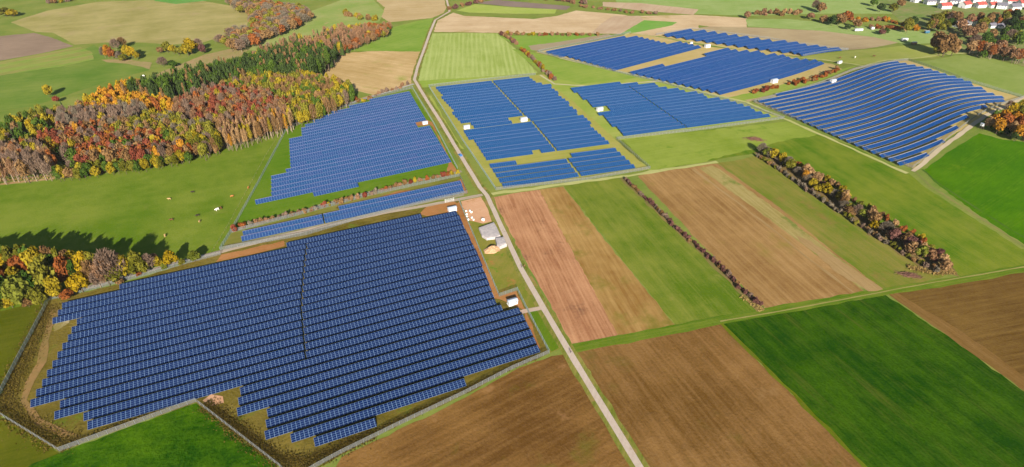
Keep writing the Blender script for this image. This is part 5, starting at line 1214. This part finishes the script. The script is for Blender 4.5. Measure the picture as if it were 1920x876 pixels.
def heap(px, py, rx, ry, h, mat, name, label, cat, rz=0.0, rough=0.25, n=22):
    x, y = W(px, py); v = []; f = []; R = 9
    for r in range(R):
        k = 1 - r / R
        for i in range(n):
            a = 2 * pi * i / n; q = 1 + rough * (random.random() - .5)
            v.append((rx * k * q * cos(a), ry * k * q * sin(a), h * (1 - k ** 1.5) * random.uniform(.88, 1.1)))
    v.append((0, 0, h))
    for r in range(R - 1):
        for i in range(n): j = (i + 1) % n; f.append((r * n + i, r * n + j, (r + 1) * n + j, (r + 1) * n + i))
    for i in range(n): f.append(((R - 1) * n + i, (R - 1) * n + (i + 1) % n, len(v) - 1))
    o = mesh_obj(name, v, f, mat); o.location = (x, y, terr(x, y) + 0.12); o.rotation_euler = (0, 0, rz); return tag(o, label, cat)
heap(923, 469, 5.2, 3.6, 2.6, plain('sand', C(214, 172, 130), C(190, 148, 108), 0.8), 'sand_heap', 'heap of pale sand below the small silage clamp', 'sand heap', 0.5)
M_bale = plain('white_wrap', (0.8, 0.78, 0.74, 1), (0.7, 0.68, 0.64, 1), 2, 0.5)
for (px, py, s, lb) in [(906, 415, 1.25, 'largest white wrapped bale, alone nearest the silage clamp'), (888, 414, .75, 'white wrapped bale, lowest of the middle ones'), (885, 410, .75, 'white wrapped bale just above the lowest middle one'), (878, 414, .85, 'white wrapped bale against the fence'),
                        (884, 400, .85, 'white wrapped bale highest on the pink soil'), (881, 397, .7, 'small white wrapped bale beside the highest one'), (874, 398, .8, 'white wrapped bale at the top of the fence cluster'), (875, 404, .8, 'white wrapped bale at the middle of the fence cluster'), (876, 408, .7, 'small white wrapped bale at the low end of the fence cluster')]:
    x, y = W(px, py); b = MB(); b.tube((-.6 * s, 0, .75 * s), (-.5 * s, 0, .75 * s), .6 * s, .75 * s, 16); b.tube((-.5 * s, 0, .75 * s), (.5 * s, 0, .75 * s), .75 * s, .75 * s, 16, False); b.tube((.5 * s, 0, .75 * s), (.6 * s, 0, .75 * s), .75 * s, .6 * s, 16)
    o = b.build('wrapped_bale', M_bale, None); o.location = (x, y, 0.25); o.rotation_euler = (0, 0, random.uniform(0, 3)); tag(o, lb, 'bale', 'white wrapped bales in the lay-by')

# gate across the track
x, y = W(843, 379); g = empty('field_gate', (x, y, 0.3), RZ); tag(g, 'tall white metal double gate on the gravel track end', 'gate')
for s in (-1, 1):
    b = MB()
    for k in range(9): b.tube((s * (.15 + k * .33), 0, .15), (s * (.15 + k * .33), 0, 2.2), .04, .04, 5)
    for z in (.2, 1.2, 2.2): b.tube((s * .15, 0, z), (s * 2.8, 0, z), .05, .05, 5)
    b.build('gate_leaf', M_wh, g); p = MB(); p.tube((s * 3, 0, -.2), (s * 3, 0, 2.6), .1, .1, 8); p.build('gate_post', M_wh, g)

# brushwood heaps: crossing sticks
def brush(px, py, lx, ly, h, n, label, mats, rz=0.0):
    x, y = W(px, py); mb = MB()
    for i in range(n):
        a = random.gauss(0, .7); cx = random.gauss(0, lx * .38); cy = random.gauss(0, ly * .38); L = random.uniform(1.2, 3.2); z = abs(random.gauss(0, h * .35)) * max(0.1, 1 - (cx / lx) ** 2 - (cy / ly) ** 2) + .1
        mb.tube((cx - cos(a) * L / 2, cy - sin(a) * L / 2, z), (cx + cos(a) * L / 2, cy + sin(a) * L / 2, z + random.uniform(-.1, .6)), random.uniform(.06, .16), .05, 4, False)
    o = mb.build('brushwood_heap', mats); o.location = (x, y, terr(x, y) + .1); o.rotation_euler = (0, 0, rz); tag(o, label, 'brushwood')
M_br = plain('brushwood', C(150, 108, 86), C(112, 76, 64), .8)
brush(1415, 262, 8, 3, 2.4, 320, 'long reddish brushwood heap lying in the green pasture', M_br, -0.3)
brush(1706, 517, 6, 3, 1.2, 200, 'low scattered pile of branches near the thick hedge', M_br, -0.3)

# deer stand
x, y = W(1838, 243); d = empty('hunting_stand', (x, y, terr(x, y)), 0.3); tag(d, 'raised white hunting stand on legs beside the golden grove', 'hunting stand')
b = MB(); b.box((0, 0, 4.0), (2.0, 2.0, 1.8)); b.build('cabin', M_wh, d); b = MB(); b.box((0, 0, 5.0), (2.5, 2.5, .14)); b.build('roof', M_rf, d)
for sx in (-1, 1):
    for sy in (-1, 1): b = MB(); b.tube((sx * 1.3, sy * 1.3, -.2), (sx * .85, sy * .85, 3.1), .1, .08, 6); b.build('leg', M_bark, d)
b = MB()
for s in (-.25, .25): b.tube((s, -2.4, 0), (s, -1.0, 3.2), .05, .05, 5)
for k in range(8): t = (k + .5) / 8; b.tube((-.25, -2.4 + 1.4 * t, 3.2 * t), (.25, -2.4 + 1.4 * t, 3.2 * t), .04, .04, 5)
b.build('ladder', M_bark, d); b = MB(); b.box((0, -1.01, 4.2), (1.2, .05, .5)); b.build('window', M_gl, d)

# trailers on the far meadow
def trailer(px, py, L, col, label, blue=False):
    x, y = W(px, py); r = empty('livestock_trailer', (x, y, 0.2), 0.15); tag(r, label, 'trailer'); b = MB(); b.box((0, 0, 1.9), (L, 2.6, 2.4), 0, .96); b.build('body', col, r)
    b = MB(); b.box((0, 0, 3.16), (L * 1.02, 2.7, .12)); b.build('roof', M_rf, r)
    for sx in (-.2, .2):
        for sy in (-1, 1): w_ = MB(); w_.tube((sx * L, sy * 1.0, .45), (sx * L, sy * 1.35, .45), .45, .45, 12); w_.build('wheel', M_dk, r)
    b = MB(); b.tube((L / 2, 0, .6), (L / 2 + 1.6, 0, .5), .08, .08, 6); b.build('drawbar', M_steel, r)
trailer(1609, 59, 11, M_wh, 'long white trailer on the far green meadow')
trailer(1695, 77, 8, M_wh, 'short white trailer at the right end of the far meadow')
trailer(1635, 56, 4, M_wh, 'small white trailer beside the dark bush on the far meadow')
trailer(1737, 63, 6, plain('blue_tarp', C(50, 110, 140), None, 1), 'blue covered trailer in front of the tree belt')
trailer(1713, 84, 6, plain('brown_boards', C(150, 120, 84), None, 1), 'brown feeding wagon left of the big tree clump')

# haze
if HAZE > 0:
    hb = MB(); hb.box((0, 1590, 102), (6040, 4120, 206)); hz = hb.build('haze', None)
    m = bpy.data.materials.new('haze'); m.use_nodes = True; t = m.node_tree; t.nodes.clear(); out = t.nodes.new('ShaderNodeOutputMaterial'); pv = t.nodes.new('ShaderNodeVolumePrincipled')
    pv.inputs['Color'].default_value = (0.86, 0.90, 0.97, 1); pv.inputs['Density'].default_value = HAZE; pv.inputs['Anisotropy'].default_value = 0.0; t.links.new(pv.outputs[0], out.inputs['Volume'])
    hz.data.materials[0] = m; tag(hz, 'thin pale autumn haze over the whole landscape', 'haze', None, 'stuff')
print('individual trees', NT_IND[0])

# ------------------------------------------------------------------ camera, light, world
cam = bpy.data.cameras.new('camera'); co = bpy.data.objects.new('camera', cam); COL.objects.link(co)
co.location = (0, 0, H); co.rotation_euler = (pi / 2 - PITCH, 0, 0)
cam.sensor_fit = 'HORIZONTAL'; cam.sensor_width = 36.0; cam.lens = F / 1920 * 36.0
cam.clip_start = 1.0; cam.clip_end = 8000
SC.camera = co
SUN_EL = 24.0; SH_AZ = -8.0
sl = bpy.data.lights.new('sun', 'SUN'); sl.energy = 4.6; sl.angle = radians(0.5); sl.color = (1.0, 0.93, 0.82)
so = bpy.data.objects.new('sun', sl); COL.objects.link(so)
dv = Vector((sin(radians(SH_AZ)) * cos(radians(SUN_EL)), cos(radians(SH_AZ)) * cos(radians(SUN_EL)), -sin(radians(SUN_EL))))
so.rotation_euler = dv.to_track_quat('-Z', 'Y').to_euler(); so.location = (0, -50, 300)
w = bpy.data.worlds.new('World'); SC.world = w; w.use_nodes = True
nt = w.node_tree; bg = nt.nodes['Background']; sky = nt.nodes.new('ShaderNodeTexSky'); sky.sky_type = 'NISHITA'
sky.sun_disc = False; sky.sun_elevation = radians(SUN_EL); sky.sun_rotation = radians(180 + SH_AZ)
sky.air_density = 1.0; sky.dust_density = 0.6; sky.ozone_density = 1.5
nt.links.new(sky.outputs[0], bg.inputs[0]); bg.inputs[1].default_value = 0.05
SC.view_settings.view_transform = 'Standard'; SC.view_settings.look = 'None'
SC.view_settings.exposure = EXPOSURE; SC.view_settings.gamma = 1.0; SC.view_settings.use_curve_mapping = False
SC.cycles.max_bounces = 5; SC.cycles.transparent_max_bounces = 16

for _o in SC.objects:
    if 'label' in _o and len(_o['label'].replace('-', ' ').split()) > 16: print('LONG', _o['label'])
